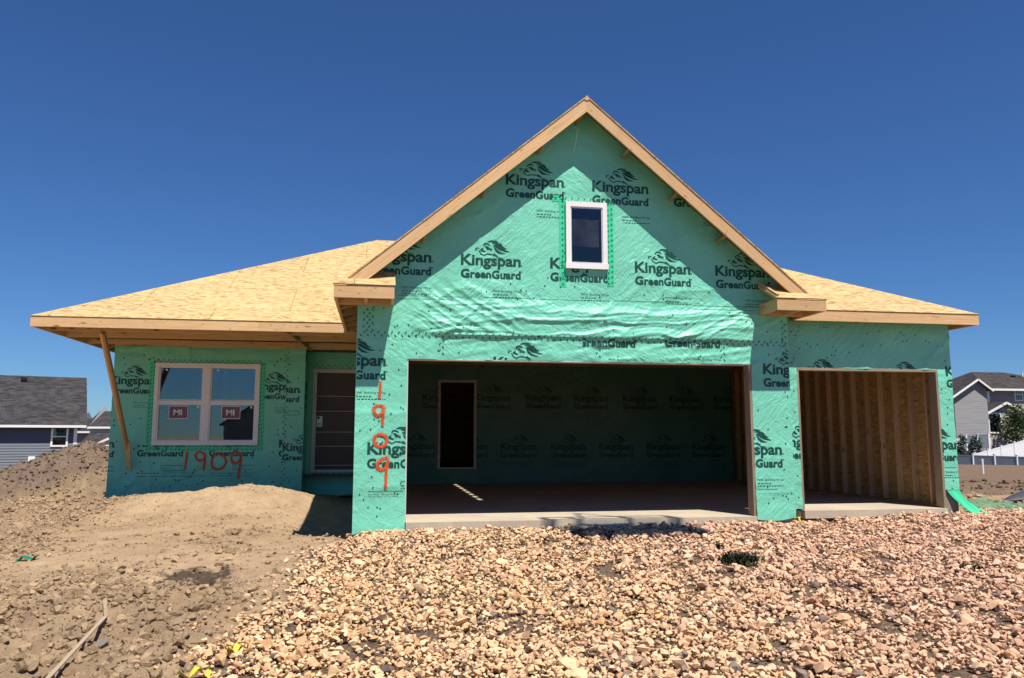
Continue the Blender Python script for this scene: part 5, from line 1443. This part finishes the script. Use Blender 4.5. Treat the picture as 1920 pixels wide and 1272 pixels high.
# sunroom
ys_ = y0 - 3.2; s0 = on_y(1851, 772, ys_); s1 = on_y(1921, 772, ys_); sap = on_y(1882, 755, ys_)
SR = TH_
mb = MB(); xc = sap.x; hw = xc - s0.x; xs1 = xc + hw
mb.face([(s0.x, ys_, -1.2), (xs1, ys_, -1.2), (xs1, ys_, s0.z), (xc, ys_, sap.z), (s0.x, ys_, s0.z)]); mb.face([(s0.x, y0, -1.2), (s0.x, ys_, -1.2), (s0.x, ys_, s0.z), (s0.x, y0, s0.z)]); mb.face([(xs1, ys_, -1.2), (xs1, y0, -1.2), (xs1, y0, s0.z), (xs1, ys_, s0.z)])
mb.build("sunroom_wall", M["tan_siding"], TH_)
mb = MB(); sl3 = (sap.z - s0.z) / hw
for sg in (-1, 1): skin(mb, [(xc, ys_ - .3, sap.z + .08), (xc, y0, sap.z + .08), (xc + sg * (hw + .4), y0, s0.z - sl3 * .4 + .08), (xc + sg * (hw + .4), ys_ - .3, s0.z - sl3 * .4 + .08)], .1, ax=(0, 1, 0))
mb.build("sunroom_roof", M["shingle_b"], TH_)
mb = MB()
for sg in (-1, 1): mb.beam((xc, ys_ - .36, sap.z - .05), (xc + sg * (hw + .4), ys_ - .36, s0.z - sl3 * .4 - .05), .06, .2)
mb.box(s0.x, s0.x + .14, ys_ - .04, ys_ + .05, -1.2, s0.z); mb.build("sunroom_trim", M["white_trim"], TH_)
for (pa, pb) in ((1853, 1876), (1903, 1926)):
    a = on_y(pa, 813, ys_); b = on_y(pb, 774, ys_); window(TH_, a.x, b.x, a.z, b.z, ys_ - .02, False, t=.13)
    mb = MB(); c0 = on_y(pa + 4, 771, ys_); c1 = on_y(pb - 3, 771, ys_); c2 = on_y(pb - 3, 765, ys_) if pa < 1880 else on_y(pa + 4, 765, ys_)
    mb.face([(c0.x, ys_ - .02, c0.z), (c1.x, ys_ - .02, c1.z), (c2.x, ys_ - .02, c2.z)]); mb.build("gable_pane", M["black"], TH_)

# houses across the street, behind the viewer: they show only as reflections in the panes
for i, (x, y, w, h, lab) in enumerate(((-12, -74, 12, 5.6, "dark house across the street mirrored at the right of the twin window"), (-34, -76, 11, 5.0, "dark house across the street mirrored in the left pane's corner"), (6, -74, 12, 5.4, "dark house across the street to the right of the mirrored pair"))):
    Hs = empty("street_house", (x, y, -.7)); tag(Hs, lab, "house")
    mb = MB(); mb.prism([(x - w / 2, -1), (x + w / 2, -1), (x + w / 2, h * .5), (x + w * .12, h), (x - w * .12, h), (x - w / 2, h * .5)], lambda u, v, t: (u, t, v), y - 9, y, 0); mb.build("wall", M["grey_siding"], Hs)
    mb = MB()
    for sg in (-1, 1): skin(mb, [(x + sg * w * .10, y + .4, h + .2), (x + sg * w * .10, y - 9.4, h + .2), (x + sg * (w / 2 + .5), y - 9.4, h * .5 - .3), (x + sg * (w / 2 + .5), y + .4, h * .5 - .3)], .15, ax=(0, 1, 0))
    skin(mb, [(x - w * .11, y + .4, h + .21), (x + w * .11, y + .4, h + .21), (x + w * .11, y - 9.4, h + .21), (x - w * .11, y - 9.4, h + .21)], .15)
    mb.build("roof", M["shingle"], Hs)

# ------------------------------------------------------------------ fences, shrubs, tree
def fence(name, A, Bp, za, zb, base_a, base_b, n, label, group=None, mat="fence"):
    f = empty(name, (A.x, A.y, base_a)); tag(f, label, "fence", group)
    for i in range(n):
        t0, t1 = i / n, (i + 1) / n; p = A.lerp(Bp, t0); q = A.lerp(Bp, t1)
        z0, z1 = za + (zb - za) * t0, za + (zb - za) * t1; c0, c1 = base_a + (base_b - base_a) * t0, base_a + (base_b - base_a) * t1
        d = Vector((q.x - p.x, q.y - p.y, 0)).normalized(); nn = Vector((d.y, -d.x, 0)) * .025
        mb = MB()
        for sgn in (1, -1):
            pts = [(p.x + sgn * nn.x, p.y + sgn * nn.y, c0), (q.x + sgn * nn.x, q.y + sgn * nn.y, c1), (q.x + sgn * nn.x, q.y + sgn * nn.y, z1 - .06), (p.x + sgn * nn.x, p.y + sgn * nn.y, z0 - .06)]
            mb.face(pts if sgn > 0 else pts[::-1])
        mb.beam((p.x, p.y, z0 - .03), (q.x, q.y, z1 - .03), .07, .09); mb.build("fence_panel", M[mat], f)
    for i in range(n + 1):
        t = i / n; p = A.lerp(Bp, t); z = za + (zb - za) * t + .10; c = base_a + (base_b - base_a) * t - .2
        mb = MB(); mb.box(p.x - .065, p.x + .065, p.y - .065, p.y + .065, c, z, 0); mb.box(p.x - .085, p.x + .085, p.y - .085, p.y + .085, z, z + .05, 0); mb.build("fence_post", M["fence"], f)
    return f
# the low run has darker blue-grey panels between white posts
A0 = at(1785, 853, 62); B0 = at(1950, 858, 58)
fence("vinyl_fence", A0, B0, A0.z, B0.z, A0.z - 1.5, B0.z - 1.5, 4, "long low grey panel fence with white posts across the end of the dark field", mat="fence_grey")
A1 = at(1827, 852, 63); B1 = at(1950, 818, 64)
fence("vinyl_fence", A1, B1, A1.z, B1.z, A1.z - 1.4, B1.z - 1.6, 5, "bright white vinyl fence climbing to the right behind the low grey fence")
A2 = at(1786, 823, 66); B2 = at(1803, 823, 66); fence("vinyl_fence", A2, B2, A2.z, B2.z, .1, .1, 1, "short white vinyl fence piece beside the wrapped house's right corner")
A3 = at(1811, 818, 67.5); B3 = at(1853, 815, 67.5); fence("vinyl_fence", A3, B3, A3.z, B3.z, .1, .1, 2, "grey fence piece below the grey gable house wall", mat="fence_grey")  # white fence in shade, the shade put into its grey panel colour
def leafy(mb, c, rx, ry, rz_, n, size, seed, mat=0):
    r = random.Random(seed); cl = [(r.gauss(0, .55), r.gauss(0, .55), r.gauss(0, .5)) for _ in range(16)]
    for k in range(n):
        q = r.choice(cl); d = [q[i] + r.gauss(0, .24) for i in range(3)]
        if d[0] ** 2 + d[1] ** 2 + d[2] ** 2 > 1.25: continue
        p = Vector((c[0] + d[0] * rx, c[1] + d[1] * ry, c[2] + d[2] * rz_))
        a = Vector((r.gauss(0, 1), r.gauss(0, 1), r.gauss(0, 1))).normalized(); b = a.cross(Vector((r.gauss(0, 1), r.gauss(0, 1), r.gauss(0, 1)))).normalized()
        s = size * r.uniform(.6, 1.3); mb.face([p - a * s, p + b * s * .6, p + a * s, p - b * s * .6], mat)
def tree(name, base, h, rx, rz_, n, size, seed, mat, label, cat, group=None):
    t = empty(name, base); tag(t, label, cat, group)
    mb = MB(); top = Vector(base) + Vector((.1, 0, h * .75)); mb.tube([base, Vector(base) + Vector((.05, 0, h * .35)), top], .035 * h * .6, 0, 7, .01 * h)
    r = random.Random(seed)
    for k in range(6):
        s = Vector(base) + Vector((0, 0, h * r.uniform(.3, .6))); mb.tube([s, s + Vector((r.uniform(-1, 1) * rx * .7, r.uniform(-1, 1) * rx * .7, h * .25))], .012 * h, 0, 5, .004 * h)
    mb.build("trunk", M["bark"], t)
    mb = MB(); leafy(mb, (base[0], base[1], base[2] + h * .6), rx, rx, rz_, n, size, seed); mb.build("crown", mat, t)
p = at(1906, 838, 70); tree("shade_tree", (p.x, p.y, .2), 3.5, 1.5, 1.9, 2600, .12, 3, M["leaf"], "leafy green garden tree before the taupe house at the right edge", "tree")
p = at(1804, 850, 64); tree("evergreen_shrub", (p.x, p.y, gz(p.x, p.y) - .1), 2.0, .55, 1.15, 900, .10, 5, M["leaf_dark"], "left of two dark evergreen shrubs behind the low grey fence", "shrub", "evergreen shrubs")
p = at(1832, 850, 64); tree("evergreen_shrub", (p.x, p.y, gz(p.x, p.y) - .1), 1.9, .55, 1.15, 900, .10, 6, M["leaf_dark"], "right of two dark evergreen shrubs behind the low grey fence", "shrub", "evergreen shrubs")
# strip of lawn behind the fence
xs = np.linspace(18, 60, 40); yy = np.linspace(63.5, 90, 28); LX, LY = np.meshgrid(xs, yy)
o = grid_mesh("lawn", LX, LY, ground_z(LX, LY, False) + .12 + .05 * fbm(LX, LY, 5), M["lawn"]); tag(o, kind="structure")
